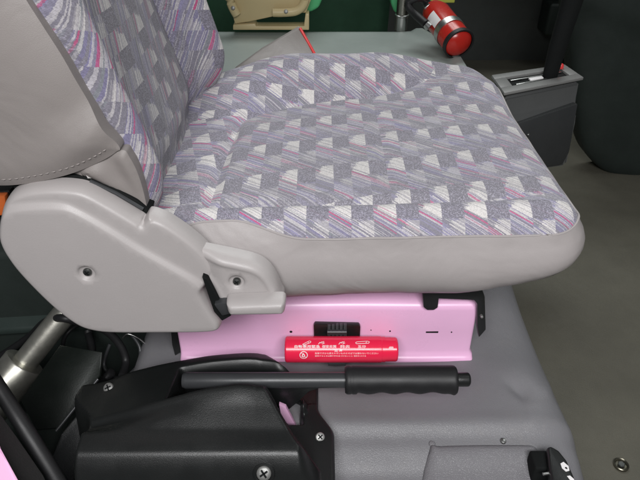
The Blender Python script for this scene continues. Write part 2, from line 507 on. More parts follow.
def rr_outline(x0, x1, y0, y1, radii, n=12):
    """rounded rectangle: radii for corners (x1,y0) (x1,y1) (x0,y1) (x0,y0)"""
    pts = []
    cs = [((x1, y0), radii[0], -90), ((x1, y1), radii[1], 0), ((x0, y1), radii[2], 90), ((x0, y0), radii[3], 180)]
    for (cx_, cy_), r_, a0 in cs:
        ox = cx_ - r_ if cx_ == x1 else cx_ + r_; oy = cy_ + r_ if cy_ == y0 else cy_ - r_
        for k in range(n + 1):
            a = R(a0 + 90 * k / n); pts.append((ox + r_ * math.cos(a), oy + r_ * math.sin(a)))
    out = []
    for i, p in enumerate(pts):
        q = pts[(i + 1) % len(pts)]; L = math.hypot(q[0] - p[0], q[1] - p[1]); m = max(1, int(L / .008))
        for k in range(m): out.append((p[0] + (q[0] - p[0]) * k / m, p[1] + (q[1] - p[1]) * k / m))
    return out
CO = rr_outline(-.235, .304, .545, 1.035, (.050, .065, .05, .03))
seam_near = [(.262, .602), (.20, .5945), (.10, .592), (0, .591), (-.10, .591), (-.132, .592)]
seam_rest = [(-.132, .592), (-.128, .70), (-.122, .80), (-.1195, .8300), (-.112, .8445), (-.085, .866), (-.032, .893), (.03, .914), (.082, .929), (.14, .953), (.185, .980)]
SEAM = [tuple(p)[:2] for p in spline([(a, b, 0) for a, b in seam_near], 5)][:-1] + [tuple(p)[:2] for p in spline([(a, b, 0) for a, b in seam_rest], 6)]
INS = SEAM + [(.22, 1.06), (.5, 1.06), (.5, .615), (.27, .603)]
def seam_y(x):
    pts = seam_rest[4:]
    if x <= pts[0][0]: return pts[0][1]
    for a, b in zip(pts, pts[1:]):
        if x <= b[0]: return a[1] + (b[1] - a[1]) * (x - a[0]) / (b[0] - a[0])
    return min(1.0, pts[-1][1] + (x - pts[-1][0]) * .4)
def ctopz(x, y):
    z = .2665 + .006 * (x / .29)
    # far side bolster
    sy = seam_y(x)
    hb = .046 * sstep(-.27, -.03, x) * (1 - .12 * sstep(.08, .28, x))
    z += hb * sstep(sy - .01, sy + .085, y) ** .9
    # gentle crown of the insert, rear strip falling to the crease
    z += .006 * math.sin(PI * min(1, max(0, (y - .59) / .33))) * sstep(-.14, -.05, x) * (1 - sstep(.2, .28, x))
    z -= .012 * sstep(-.14, -.225, x) * (1 - sstep(.8, .95, y))
    z += .004 * math.exp(-((y - .572) / .014) ** 2)
    d = pdist((x, y), CO, True)
    Rr = .042 if y < .75 else .055
    Rr += .010 * sstep(.2, .28, x)
    h = .024 + .004 * sstep(.2, .285, x)
    if d < Rr:
        t = 1 - d / Rr; z -= h * (1 - math.sqrt(max(0, 1 - t * t * .985)))
    z += .010 * sstep(.14, .26, x) * sstep(.86, .98, y)
    ds = pdist((x, y), SEAM)
    fade = 1 - .8 * sstep(.12, .2, x) * sstep(.9, .95, y); fade *= 1 - .6 * sstep(.18, .26, x)
    z -= .0075 * fade * math.exp(-(ds / .0075) ** 2)
    if y < .93 and y > .60: z -= .0035 * math.exp(-((x - .083) / .006) ** 2) * sstep(.60, .64, y)
    z += .0022 * noise.noise(Vector((x * 9, y * 9, 2))) + .001 * noise.noise(Vector((x * 26, y * 26, 5)))
    return z
rings = [CO[:]]
pl = [(.0835, .606 + .01 * i) for i in range(32)]
v, f = fill_grid(CO, .0062, [SEAM, pl] + inset_rings(CO, [.003, .0075, .013]))
zs = [ctopz(p[0], p[1]) for p in v]
def cushion_part(name, pick, mat, uvf):
    bm = bmesh.new(); uvl = bm.loops.layers.uv.new('UVMap'); mp = {}
    for t in f:
        c = (sum(v[i][0] for i in t) / 3, sum(v[i][1] for i in t) / 3)
        if inside(c, INS) != pick: continue
        vs = []
        for i in t:
            if i not in mp: mp[i] = bm.verts.new((v[i][0], v[i][1], zs[i]))
            vs.append(mp[i])
        fc = bm.faces.new(vs)
        for lp in fc.loops: lp[uvl].uv = uvf(lp.vert.co, c)
    return obj(name, bm, mat, seat, auto=0)
def uv_insert(p, c):
    return (p.x + 1 + .0, (.591 - p.y) + p.x * .19 + 1.64)
def uv_bolster(p, c):
    x, y = p.x, p.y
    if c[0] < -.11 and c[1] < .845 and c[1] > .592:      # the rear strip: cloth laid a little askew
        a = R(14); X, Y = x + .2, (.60 - y)
        return (X * math.cos(a) - Y * math.sin(a) + 1.013, X * math.sin(a) + Y * math.cos(a) + 1.64 + .02)
    if c[1] < .66:
        return (x + 1.010, (.589 - y) * 1.0 + (.262 - p.z) * .9 + 1.64 + .004)
    return (x + 1.004 , (.985 - y) * 1.12 - (p.z - .30) * .6 + 1.64 - .012 - .06 * x)
cushion_part('cushion_insert', True, M['insert'], uv_insert)
cushion_part('cushion_bolster', False, M['bolster'], uv_bolster)

# vinyl skirt round the cushion
def lift(x, y): return (.019 * sstep(-.015, -.10, x) - .010 * sstep(-.125, -.19, x)) if y < .57 else 0
_lift0 = lift
def lift(x, y): return _lift0(x, y) + .0025 * sstep(.19, .29, x) * (1 - sstep(.575, .66, y))
bm = bmesh.new(); rows = []
n = len(CO)
for i in range(n):
    a = CO[i - 1]; b = CO[i]; c = CO[(i + 1) % n]
    t = Vector((c[0] - a[0], c[1] - a[1])).normalized(); nn = Vector((t.y, -t.x))
    x, y = b; z0 = ctopz(x, y)
    zb = .147 + .040 * sstep(.16, .315, x) + .004 * math.sin(x * 14)
    H = z0 - zb
    wr = .0036 * noise.noise(Vector((x * 12, y * 12, 0))) + .0018 * noise.noise(Vector((x * 40, y * 20, 3)))
    row = []
    fr = 1 + .1 * sstep(.2, .28, x)
    lf = lift(x, y)
    for o_, h_ in [(-.0015, .0), (.0012, .004), (.0018, .02), (.0035, .08), (.008, .2), (.0125, .36), (.0135, .5), (.0115, .64), (.006, .78), (-.004, .9), (-.02, .975), (-.045, 1.0), (-.10, 1.0)]:
        k = o_ * fr if o_ > 0 else o_ * (1 + 1.3 * sstep(.1, .28, x))
        k -= .60 * lf * max(0, 1 - h_ * 5); q = b[0] + nn.x * (k + (wr if h_ > .05 else 0)), b[1] + nn.y * (k + (wr if h_ > .05 else 0))
        row.append(bm.verts.new((q[0], q[1], (z0 + .0012 - H * h_ if h_ else z0 + .0002) + lf * max(0, 1 - h_ * 3))))
    rows.append(row)
for i in range(n):
    a = rows[i]; b = rows[(i + 1) % n]
    for k in range(len(a) - 1): bm.faces.new((a[k], a[k + 1], b[k + 1], b[k]))
bm.faces.new([r[-1] for r in rows])
obj('cushion_skirt', bm, M['skirt'], seat, auto=60)
bead = []
for i in range(0, n, 1):
    if CO[i][1] > .75 and CO[i][0] < .29: continue
    if CO[i][0] < -.20: continue
    a_ = CO[i - 1]; c_ = CO[(i + 1) % n]; t_ = Vector((c_[0] - a_[0], c_[1] - a_[1])).normalized()
    bead.append(Vector((CO[i][0] + t_.y * .0006, CO[i][1] - t_.x * .0006 + .60 * lift(*CO[i]), ctopz(*CO[i]) + .0004 + lift(*CO[i]))))
bead.sort(key=lambda p_: (p_.y > .60 and p_.x > .29, p_.y if p_.x > .29 and p_.y > .595 else p_.x + (p_.y if p_.x > .25 else 0)))
obj('seam_piping', ring_tube(bmesh.new(), bead, .0015, 8), M['skirt'], seat)

# backrest
def bx0(z): return -.203 - (z - .29) * .27 - .10 * max(0, z - .62) ** 2
def bol(y, z):
    k = .35 + .65 * sstep(.24, .34, z)
    near = .044 * k * math.exp(-((y - .562) / .026) ** 2)
    far = .062 * k * math.exp(-((y - .945) / .032) ** 2)
    g = -.009 * math.exp(-((y - .607) / .006) ** 2) - .009 * math.exp(-((y - .893) / .006) ** 2)
    edge = -.03 * sstep(.546, .528, y) - .05 * sstep(.965, 1.0, y)
    mid = .008 * math.sin(PI * max(0, min(1, (y - .61) / .28)))
    top = -.06 * sstep(.72, .80, z) ** 2
    return near + far + g + edge + mid + top - .015 * sstep(.30, .25, z)
YS = [.528 + (1.0 - .528) * i / 118 for i in range(119)]
YS = sorted(set([.528 + .0035 * i for i in range(12)] + [.57 + .004 * i for i in range(9)] + [.607] + [.612 + .0085 * i for i in range(33)] + [.893] + [.898 + .0045 * i for i in range(23)] + [1.0]))
ZS = [.235 + (.80 - .235) * i / 100 for i in range(101)]
def back_part(name, test, mat, uvf):
    bm = bmesh.new(); uvl = bm.loops.layers.uv.new('UVMap'); mp = {}
    def V(i, j):
        if (i, j) not in mp:
            y, z = YS[i], ZS[j]
            mp[(i, j)] = bm.verts.new((bx0(z) + bol(y, z) + .002 * noise.noise(Vector((0, y * 10, z * 10))), y, z))
        return mp[(i, j)]
    for i in range(len(YS) - 1):
        for j in range(len(ZS) - 1):
            if not test((YS[i] + YS[i + 1]) / 2): continue
            fc = bm.faces.new((V(i, j), V(i + 1, j), V(i + 1, j + 1), V(i, j + 1)))
            for lp in fc.loops: lp[uvl].uv = uvf(lp.vert.co)
    return obj(name, bm, mat, seat, auto=0)
back_part('backrest_insert', lambda y: .607 < y < .893, M['insert_back'], lambda p: (-(p.z - .27) * 1.035 + 1.03, (.60 - p.y) * 1.0 + 1.64 + .03))
def uv_bb(p):
    if p.y < .7:
        return (-(p.z - .27) * .75 + (.607 - p.y) * .35 + 1.0, (.607 - p.y) * 1.35 + 1.64 + .05)
    return (-(p.z - .27) * .85 + 1.01 - (p.y - .893) * .2, (.893 - p.y) * 1.3 + 1.64)
back_part('backrest_bolster', lambda y: y < .607, M['bolster_back'], uv_bb)
back_part('backrest_bolster', lambda y: y > .893, M['bolster_back'], uv_bb)

# vinyl shell that closes the back and far side of the backrest
bm = bmesh.new(); rows = []
for j, z in enumerate(ZS[::2]):
    fx = bx0(z); th = .13 - .05 * sstep(.6, .8, z)
    pts = [(fx + bol(1.0, z) , 1.0), (fx - .05, 1.006), (fx - th * .8, .995), (fx - th, .95), (fx - th - .01, .76), (fx - th, .58), (fx - th * .8, .545), (fx - .06, .540), (fx + bol(.528, z) - .004, .5285)]
    rows.append([bm.verts.new((a, b, z)) for a, b in pts])
for a, b in zip(rows, rows[1:]):
    for k in range(len(a) - 1): bm.faces.new((a[k], a[k + 1], b[k + 1], b[k]))
bm.faces.new(rows[-1]); bm.faces.new(rows[0][::-1])
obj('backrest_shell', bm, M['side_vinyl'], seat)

# near vinyl side of the backrest with its stitched hem
def xz(px, py, Y): p = P(px, py, Y=Y); return (p.x, p.z)
YV = .526
edge_px = [(21, 0), (41, 30), (62, 62), (83, 99), (103, 131), (118, 151)]
hem_px = [(112, 158.5), (99, 166.5), (75, 176), (45, 183), (15, 188), (-12, 189), (-50, 186)]
E1 = [xz(a - 1, b, YV - .006) for a, b in edge_px]
H1 = [xz(a, b, YV - .012) for a, b in hem_px]
up = [(-.262, .535), (-.275, .60), (-.298, .68), (-.335, .78)]
bk = [(-.44, .79), (-.44, .60), (-.41, .45)]
OUT = [tuple(p)[:2] for p in spline([(a, b, 0) for a, b in (up[::-1] + E1 + H1)], 6)] + [(a, b) for a, b in bk[::-1]]
def hside(d, x, z):
    h = .004 + .010 * (1 - math.exp(-d / .02))
    dh = pdist((x, z), H1)
    h += .006 * math.exp(-(dh / .05) ** 2)
    tx = (x + .20) * .8 + (z - .36)                                             # soft folds pulling to the corner
    h += .005 * math.sin((x * .55 - z * .83) * 110) * math.exp(-(math.hypot(x + .205, z - .365) / .05) ** 2)
    h += .004 * noise.noise(Vector((x * 9, z * 9, 7)))
    return h
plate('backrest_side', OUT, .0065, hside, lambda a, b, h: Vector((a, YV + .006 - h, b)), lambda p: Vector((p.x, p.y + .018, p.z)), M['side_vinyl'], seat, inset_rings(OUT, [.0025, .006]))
# stitches
bm = bmesh.new()
hl = spline([(a, b, 0) for a, b in H1], 24)
acc = 0; last = None; cen = Vector((-.3, .45, 0))
step_pts = []
tot = 0
for a, b in zip(hl, hl[1:]):
    tot += (b - a).length
    if tot > .0062:
        tot = 0; t = (b - a).normalized(); nn = Vector((t.y, -t.x, 0))
        if nn.y < 0: nn = -nn
        c = a + nn * .0085; step_pts.append((c, t))
for c, t in step_pts:
    d = pdist((c.x, c.y), OUT, True)
    yv = YV + .006 - hside(d, c.x, c.y) - .0002
    q0 = Vector((c.x, yv, c.y)) - Vector((t.x, 0, t.y)) * .0019; q1 = Vector((c.x, yv, c.y)) + Vector((t.x, 0, t.y)) * .0019
    ring_tube(bm, [q0, (q0 + q1) / 2 + Vector((0, -.0006, 0)), q1], [.0004, .0007, .0004], 6)
obj('stitching', bm, plain('beige_thread', (.30, .27, .26), .8), seat)
# the tucked lower corner of that cover
low_px = [(121, 150), (130, 158), (138, 174), (144, 194), (146.5, 210), (138, 204), (116, 191), (92, 179), (66, 171), (90, 160)]
YL = .531
OL = [tuple(p)[:2] for p in spline([(*xz(a, b, YL), 0) for a, b in low_px], 6, True)]
def hlow(d, x, z):
    s = (x * .92 + z * .38)
    return .006 * (1 - math.exp(-d / .008)) + .0055 * math.sin(s * 150 + 1.2) * (1 - math.exp(-d / .01))
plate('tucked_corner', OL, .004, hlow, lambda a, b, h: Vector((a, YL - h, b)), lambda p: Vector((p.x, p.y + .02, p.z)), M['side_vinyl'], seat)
# dark recliner bracket in the gap
bk_px = [(40, 172), (80, 176), (110, 186), (138, 201), (150, 212), (146, 228), (110, 212), (70, 196), (20, 196), (10, 184)]
obj('recliner_bracket', prism_bm([P(a, b, Y=.527) for a, b in bk_px], (0, .03, 0), .002), M['void'], seat)
bm = bmesh.new(); ring_tube(bm, [P(90, 181, Y=.526), P(116, 193, Y=.526), P(143, 209, Y=.526)], .0022, 8)
obj('bracket_edge', bm, M['lever'], seat)

# recliner cover: large moulded shell
YR = .512
rc_px = [(2, 214), (4, 203), (12, 193), (27, 187), (48, 184.5), (70, 185), (88, 189), (112, 202), (140, 219), (143, 221), (147, 215), (150, 213.5), (158, 215.5), (168, 220), (182, 229), (194, 238), (204, 247), (211, 256), (216, 268), (212, 279), (205, 285), (207, 293), (216, 308), (222, 318), (220, 325), (205, 327.5), (160, 328), (120, 328), (98, 326), (80, 320), (58, 304), (34, 281), (14, 258), (2, 236)]
RC = [tuple(p)[:2] for p in spline([(*xz(a, b, YR), 0) for a, b in rc_px], 5, True)]
inner_px = [(-20, 238), (0, 217), (10, 207), (30, 203.5), (62, 203), (80, 209), (110, 226), (140, 245), (170, 262), (196, 277), (215, 292), (240, 310)]
IN = [tuple(p)[:2] for p in spline([(*xz(a, b, YR - .004), 0) for a, b in inner_px], 5)]
INP = IN + [(0, -.3), (-.8, -.3), (-.8, .1)]
def hrc(d, x, z):
    h = .024 * math.sqrt(max(0, 1 - (1 - min(1, d / .007)) ** 2))
    di = pdist((x, z), IN); sgn = 1 if inside((x, z), INP) else -1
    h += .007 * sstep(-.0045, .004, di * sgn)
    # round dimple of the screw
    c = SC1; q = math.hypot(x - c[0], z - c[1]); h -= .006 * (1 - sstep(.0075, .0105, q))
    # seam notch by the tab
    dn = pdist((x, z), NOTCH); h -= .0022 * math.exp(-(dn / .0013) ** 2)
    return h
SC1 = xz(88, 271, YR - .008); NOTCH = [xz(151, 220, YR - .02), xz(148, 228, YR - .02), xz(141, 231, YR - .02)]
circ = lambda c, r, n=20: [(c[0] + r * math.cos(k * 2 * PI / n), c[1] + r * math.sin(k * 2 * PI / n)) for k in range(n + 1)]
offs_in = lambda k: [(p[0], p[1] + k) for p in IN if inside((p[0], p[1] + k), RC) and pdist((p[0], p[1] + k), RC, True) > .004]
shell = plate('recliner_cover', RC, .0055, hrc, lambda a, b, h: Vector((a, YR + .010 - h * .75, b)), lambda p: Vector((p.x, YR + .014, p.z)), M['shell'], seat,
              inset_rings(RC, [.0006, .0016, .003, .005, .0072]) + [circ(SC1, .0074), circ(SC1, .0092), circ(SC1, .0108), circ(SC1, .004)] + [s for s in (offs_in(-.004), offs_in(-.002), offs_in(.002), offs_in(0), offs_in(.004), offs_in(.007)) if len(s) > 1], auto=0)
screw('screw', (SC1[0], YR - .0085, SC1[1]), (0, -1, .1), .0048, shell, M['darkscrew'], washer=False)

# front wing of the cover with the recline lever
YW = .506
wg_px = [(196, 252), (204, 251), (215, 253), (235, 257), (255, 262), (267, 269), (275, 279), (281, 292), (283, 300), (262, 304), (230, 306), (222, 306), (216, 296), (210, 286), (200, 276), (192, 262)]
WG = [tuple(p)[:2] for p in spline([(*xz(a, b, YW), 0) for a, b in wg_px], 5, True)]
WX0, WX1 = xz(196, 250, YW)[0], xz(224, 250, YW)[0]
SC2 = xz(237, 280.5, YW - .003)
def hwg(d, x, z):
    h = (.35 + .65 * sstep(WX0, WX1, x)) * .018 * math.sqrt(max(0, 1 - (1 - min(1, d / .0085)) ** 2)) - .0022 * sstep(.008, .013, d)
    q = math.hypot(x - SC2[0], z - SC2[1]); h -= .005 * (1 - sstep(.0072, .0098, q))
    return h
wing = plate('cover_wing', WG, .0045, hwg, lambda a, b, h: Vector((a, YW + .006 - h * .8, b)), lambda p: Vector((p.x, p.y + .010, p.z)), M['shell'], seat,
             inset_rings(WG, [.0007, .002, .004, .0062, .0085, .0105, .013]) + [circ(SC2, .0070), circ(SC2, .0086), circ(SC2, .010)], auto=0)
screw('screw', (SC2[0], YW - .0035, SC2[1]), (0, -1, .1), .0044, wing, M['darkscrew'], washer=False)
# black slot between them
sl_px = [(202, 277), (207, 279), (219, 300), (224, 306), (232, 307), (231, 316), (222, 321), (214, 312)]
obj('lever_slot', prism_bm([P(a, b, Y=.4965) for a, b in sl_px], (0, .012, 0), .0006, 1), M['void'], seat)
ar_px = [(214, 305), (222, 303), (236, 304), (236, 313), (222, 316)]
# recline lever: flattened bar with a rounded end
lv_px = [(227, 303), (240, 302), (265, 301), (280, 300.5), (284, 301.5), (285.5, 304), (285.5, 309), (284, 312.5), (278, 313.5), (250, 314), (232, 314.2), (228, 312), (226.5, 307)]
LV = [tuple(p)[:2] for p in spline([(*xz(a, b, .484), 0) for a, b in lv_px], 4, True)]
def hlv(d, x, z): return .013 * math.sqrt(max(0, 1 - (1 - min(1, d / .0065)) ** 2))
plate('recline_lever', LV, .003, hlv, lambda a, b, h: Vector((a, .491 - h, b)), lambda p: Vector((p.x, p.y + .008, p.z)), M['shell'], seat, inset_rings(LV, [.0006, .0016, .0032, .005]), auto=0)
obj('lever_arm', prism_bm([P(a, b, Y=.490) for a, b in ar_px], (0, .012, 0), .0012), M['lever'], seat)

# ================================================================== pedestal
ped = thing('seat_pedestal', 'glossy pink sheet metal box holding up the driver seat', 'pedestal', (0, .6, 0))
x0, x1 = P(178, 340, Y=.60).x, P(474.5, 330, Y=.60).x
bm = bmesh.new(); rows = []
prof = [(.590, -.004), (.590, .0015), (.5935, .0032), (.5975, .007), (.5995, .014), (.6005, .05), (.601, .088), (.602, .0925), (.606, .097), (.624, .107), (.634, .112), (.636, .130), (.95, .130)]
xs = [x0, x0 + .0015, x0 + .004] + [x0 + .004 + (x1 - x0 - .008) * i / 60 for i in range(1, 60)] + [x1 - .004, x1 - .0015, x1]
for x in xs:
    e = min(x - x0, x1 - x); rd = .004 - math.sqrt(max(0, .004 ** 2 - max(0, .004 - e) ** 2)) if e < .004 else 0
    w = .0008 * noise.noise(Vector((x * 11, 0, 0)))
    fl_ = .006 * sstep(.03, .0, x1 - x)
    rows.append([bm.verts.new((x + (fl_ * .6 if z < .01 and x > .1 else 0), y + rd + w, z)) for y, z in prof])
for a, b in zip(rows, rows[1:]):
    for k in range(len(a) - 1): bm.faces.new((a[k], a[k + 1], b[k + 1], b[k]))
for r in (rows[0], rows[-1]):
    back = [bm.verts.new((r[0].co.x, .95, -.004))]
    bm.faces.new(r + back)
obj('box', bm, M['pink'], ped, auto=50)
def face_pt(px, py): return P(px, py, Y=.6005)
def hole(px, py, w, h, tilt=0):
    c = face_pt(px, py)
    m = bmesh.new()
    if w == h:
        ring_tube(m, [c + Vector((0, .002, 0)), c + Vector((0, -.0007, 0))], w, 16)
    else:
        box_bm(c - Vector((w, .0007, h)), c + Vector((w, .002, h)), .0004, 1, m)
    return obj('punched_hole', m, M['void'], ped, auto=30)
hole(432, 332, .0088, .0016); hole(451.5, 332, .0010, .0010); hole(291, 331.5, .0020, .0020); hole(390, 331, .0012, .0012); hole(371, 330, .0007, .0007)
c = P(358, 300, Y=.620)
m = bmesh.new(); ring_tube(m, [c + Vector((0, .003, -.004)), c + Vector((0, -.0012, .0015))], .0034, 16); obj('punched_hole', m, M['void'], ped)
# black slide rail at its front end
r_px = [(422, 290), (482, 290), (485, 297), (486, 330), (479, 338), (477, 326), (477, 304), (474, 300.5), (439, 299), (438, 308), (434, 310.5), (427, 310.5), (423.5, 307.5)]
obj('slide_rail', prism_bm([P(a, b, Y=.594) for a, b in r_px[:4] + r_px[4:]], (0, .010, 0), .0016), M['plastic'], ped)
screw('rail_bolt', P(481.5, 316, Y=.592), (0, -1, .2), .0020, ped, M['screw'], False, False)
obj('rail_edge', box_bm(P(172, 328, Y=.612) - Vector((0, 0, .004)), P(178, 300, Y=.612) + Vector((0, .3, 0)), .001), M['void'], ped)
# black strip standing in for the dark gap at the left end
obj('dark_gap_strip', prism_bm([P(170, 322, Y=.604), P(180, 322, Y=.604), P(181, 352, Y=.604), P(175, 356, Y=.604), P(172, 345, Y=.604)], (0, .05, 0), .001), M['plastic'], ped)
# flare holder clip
hp = [(313.5, 326), (315, 324), (359, 325), (360.5, 327), (360, 338), (314, 338)]
hold = obj('flare_clip', prism_bm([P(a, b, Y=.594) for a, b in hp], (0, .0062, 0), .0012), M['plastic'], ped)
bm = bmesh.new()
for k in range(5):
    a = P(327.5 + k * 4, 325.5, Y=.592); b = P(327.5 + k * 4 + 3.2, 341, Y=.586)
    poly = [a, Vector((b.x, a.y, a.z)), b, Vector((a.x, b.y, b.z))]
    t = prism_bm(poly, (0, .006, 0), .0008); mm = bpy.data.meshes.new('t'); t.to_mesh(mm); t.free(); bm.from_mesh(mm); bpy.data.meshes.remove(mm)
box_bm(P(327, 334, Y=.586) - Vector((0, .001, .001)), P(347, 332, Y=.586) + Vector((0, .004, .001)), .0006, 1, bm)
obj('strap', bm, M['lever'], hold, auto=30)
obj('clip_foot', prism_bm([P(328, 361, Y=.560), P(346, 361, Y=.560), P(346, 366, Y=.560), P(328, 366, Y=.560)], (0, .03, 0), .001), M['lever'], hold)

# ================================================================== emergency flare
fc = P(341, 349.3, Y=.571); FR = .0178
fx0, fx1 = P(285, 349, Y=.571).x, P(397.5, 349, Y=.571).x
cap_x = P(384, 349, Y=.571).x
fl_ = thing('emergency_flare', 'red road flare tube with white lettering clipped to the pink pedestal', 'road flare', (fc.x, fc.y, fc.z))
ax = lambda x: Vector((x, fc.y, fc.z))
bprof = [(0, .0001), (0, FR * .8), (.0008, FR * .93), (.0025, FR), (cap_x - fx0 - .006, FR), (cap_x - fx0 - .004, FR * .985), (cap_x - fx0 - .0035, FR * .965), (cap_x - fx0 + .001, FR * .965)]
pts, rr = lathe(ax(fx0), ax(fx1), bprof); tube('tube', pts, rr, M['red'], fl_, 48, auto=25)
cl = fx1 - cap_x
cprof = [(.0, FR * .80), (.0, FR * .90), (.001, FR * .93), (cl - .003, FR * .92), (cl - .001, FR * .86), (cl, FR * .7), (cl, .0001)]
pts, rr = lathe(ax(cap_x), ax(fx1), cprof); tube('cap', pts, rr, M['red'], fl_, 48, auto=25)

def text_mesh(body, size, bold=0):
    cu = bpy.data.curves.new('txt', 'FONT'); cu.body = body; cu.size = size; cu.align_x = 'LEFT'; cu.offset = bold
    cu.resolution_u = 2
    o = bpy.data.objects.new('txt', cu); COL.objects.link(o)
    bpy.context.view_layer.update()
    me = bpy.data.meshes.new_from_object(o.evaluated_get(bpy.context.evaluated_depsgraph_get()))
    bpy.data.objects.remove(o); bpy.data.curves.remove(cu)
    return me
LB = bmesh.new()
def wrap_xy(x, s, lift=.00018):
    """x along the tube, s = arc length above the line that faces the camera"""
    a = R(45) + s / FR
    return Vector((x, fc.y - (FR + lift) * math.cos(a), fc.z + (FR + lift) * math.sin(a)))
def put_text(body, px, s, size, width=None, bold=0):
    me = text_mesh(body, size, bold)
    if not len(me.vertices): return
    w = max(q.co.x for q in me.vertices) - min(q.co.x for q in me.vertices); m0 = min(q.co.x for q in me.vertices)
    k = (width / w) if width else 1
    xa = P(px, 349, Y=.571).x
    b = bmesh.new(); b.from_mesh(me)
    bmesh.ops.triangulate(b, faces=b.faces[:])
    for q in b.verts: q.co = wrap_xy(xa + (q.co.x - m0) * k, s + q.co.y)
    b.to_mesh(me); b.free(); LB.from_mesh(me); bpy.data.meshes.remove(me)
PXW = .571 / .713 / 590 * 1.0
def poly_line(pts, wdt, px, s, closed=False):
    xa = P(px, 349, Y=.571).x
    q = [Vector((a, b, 0)) for a, b in pts]
    m = len(q) if closed else len(q) - 1
    for i in range(m):
        a, b = q[i], q[(i + 1) % len(q)]
        d = (b - a).normalized(); e = Vector((-d.y, d.x, 0)) * wdt / 2
        vs = [LB.verts.new(wrap_xy(xa + c.x, s + c.y)) for c in (a + e, a - e, b - e, b + e)]
        LB.faces.new(vs)
def circle_line(r, wdt, px, s): poly_line([(r * math.cos(k * PI / 12), r * math.sin(k * PI / 12)) for k in range(24)], wdt, px, s, True)
# picture row: sloping flare, two striking hands, lying flare
poly_line([(-.0055, -.0030), (.0035, .0022), (.0055, .0012), (.0050, -.0004), (-.0040, -.0042)], .0007, 307, .0098, True)
poly_line([(.001, .001), (.003, -.0012)], .0006, 307, .0098)
for hx in (321.5, 341.5):
    poly_line([(-.0042, -.0030), (-.002, .0), (-.0005, -.0014), (.0005, .0010), (.0022, -.0006), (.0032, .0016)], .0008, hx, .0098)
    poly_line([(.0008, -.0026), (.0042, -.0010)], .0008, hx, .0098)
poly_line([(-.0085, -.0022), (.0080, -.0014), (.0090, .0008), (.0062, .0018), (-.0080, .0006), (-.0095, -.0008)], .0007, 362, .0098, True)
poly_line([(.004, -.001), (.0055, .001)], .0006, 362, .0098)
put_text('自動車用緊急', 295, .0022, .0042, 25 * PXW, .00006)
put_text('保安炎筒', 322, .0022, .0042, 14 * PXW, .00006)
put_text('発炎', 339.5, .0022, .0042, 10 * PXW, .00006)
put_text('五分', 357, .0022, .0042, 8 * PXW, .00006)
put_text('注 意', 334, -.0026, .0036, 8 * PXW, .00008)
put_text('危険ですから燃えやすいもののそばでは使わないでください', 315, -.0062, .0027, 62 * PXW)
put_text('使用するときは顔や手を近づけないこと 湿気をさける', 315, -.0098, .0024, 50 * PXW)
circle_line(.0050, .0009, 304, -.0078)
poly_line([(-.0035, .0035), (.0035, -.0035)], .0008, 304, -.0078)
poly_line([(-.0022, -.002), (-.0008, .0026), (.0014, -.0004), (.0006, -.0026)], .0012, 304, -.0078, True)
poly_line([(0, 0), (.006, 0)], .0009, 387.5, .0022); poly_line([(0, .0012), (.005, .0012)], .0004, 388, .0022); poly_line([(0, -.0012), (.006, -.0012)], .0004, 387, .0022)
obj('lettering', LB, M['white'], fl_, smooth=False)

# ================================================================== handbrake
hb = thing('handbrake', 'black handbrake lever with a ribbed grip lying under the red flare', 'handbrake', (0, .49, .06))
HY = .492
def hp_(px, py): return P(px, py, Y=HY)
a = hp_(183, 380.5); b = hp_(352, 380)
tube('lever', [a, a + (b - a) * .02, a + (b - a) * .5, b], [.0085, .0100, .0098, .0095], M['lever'], hb, 24, up=Vector((0, 0, 1)))
ga, gb = hp_(345, 380), hp_(456, 379.5)
L = (gb - ga).length
bm = bmesh.new(); ring_pts = []; nseg = 70; nr = 28
d = (gb - ga).normalized(); ux, uy = frame(d)
rings = []
for i in range(nseg + 1):
    t = i / nseg; r_ = .0172
    if t < .02: r_ *= .90 + .10 * math.sqrt(t / .02)
    if t > .975: r_ *= 1 - .12 * ((t - .975) / .025) ** 2
    if .05 < t < .065: r_ *= .965
    ring = []
    for k in range(nr):
        an = k * 2 * PI / nr; o = ux * math.cos(an) + uy * math.sin(an)
        down = max(0, -o.z * .75 - o.y * .66)
        q = r_ - .0022 * down ** 2 * (.5 + .5 * math.cos((t - .1) * 2 * PI * 4.4)) * (1 if .10 < t < .92 else 0)
        q += .0028 * down ** 2 * sstep(.93, .98, t) * 0.6
        ring.append(bm.verts.new(ga + d * (t * L) + o * q))
    rings.append(ring)
for r0, r1 in zip(rings, rings[1:]):
    for k in range(nr): bm.faces.new((r0[k], r0[(k + 1) % nr], r1[(k + 1) % nr], r1[k]))
bm.faces.new(rings[0][::-1]); bm.faces.new(rings[-1])
obj('grip', bm, M['rubber'], hb)
e = hp_(470, 379.5)
Lb = (e - gb).length
pts, rr = lathe(gb - d * .003, e, [(0, .0086), (Lb - .0002, .0086), (Lb + .0015, .0080), (Lb + .0028, .0062), (Lb + .003, .0001)])
tube('release_button', pts, rr, M['plastic'], hb, 24)
# gusset under the lever, and a pink chip added for a reflection
gp = [hp_(250, 383), hp_(330, 385), hp_(309, 392), hp_(296, 404), hp_(286, 412), hp_(262, 400)]
obj('gusset', prism_bm(gp, (0, .010, 0), .0012), M['plastic'], hb)
obj('pink_reflection_chip', prism_bm([P(279, 405, Y=.482), P(286, 408, Y=.482), P(297, 428, Y=.482), P(292, 430, Y=.482), P(281, 416, Y=.482)], (0, .006, 0), .0008), M['pink'], hb)

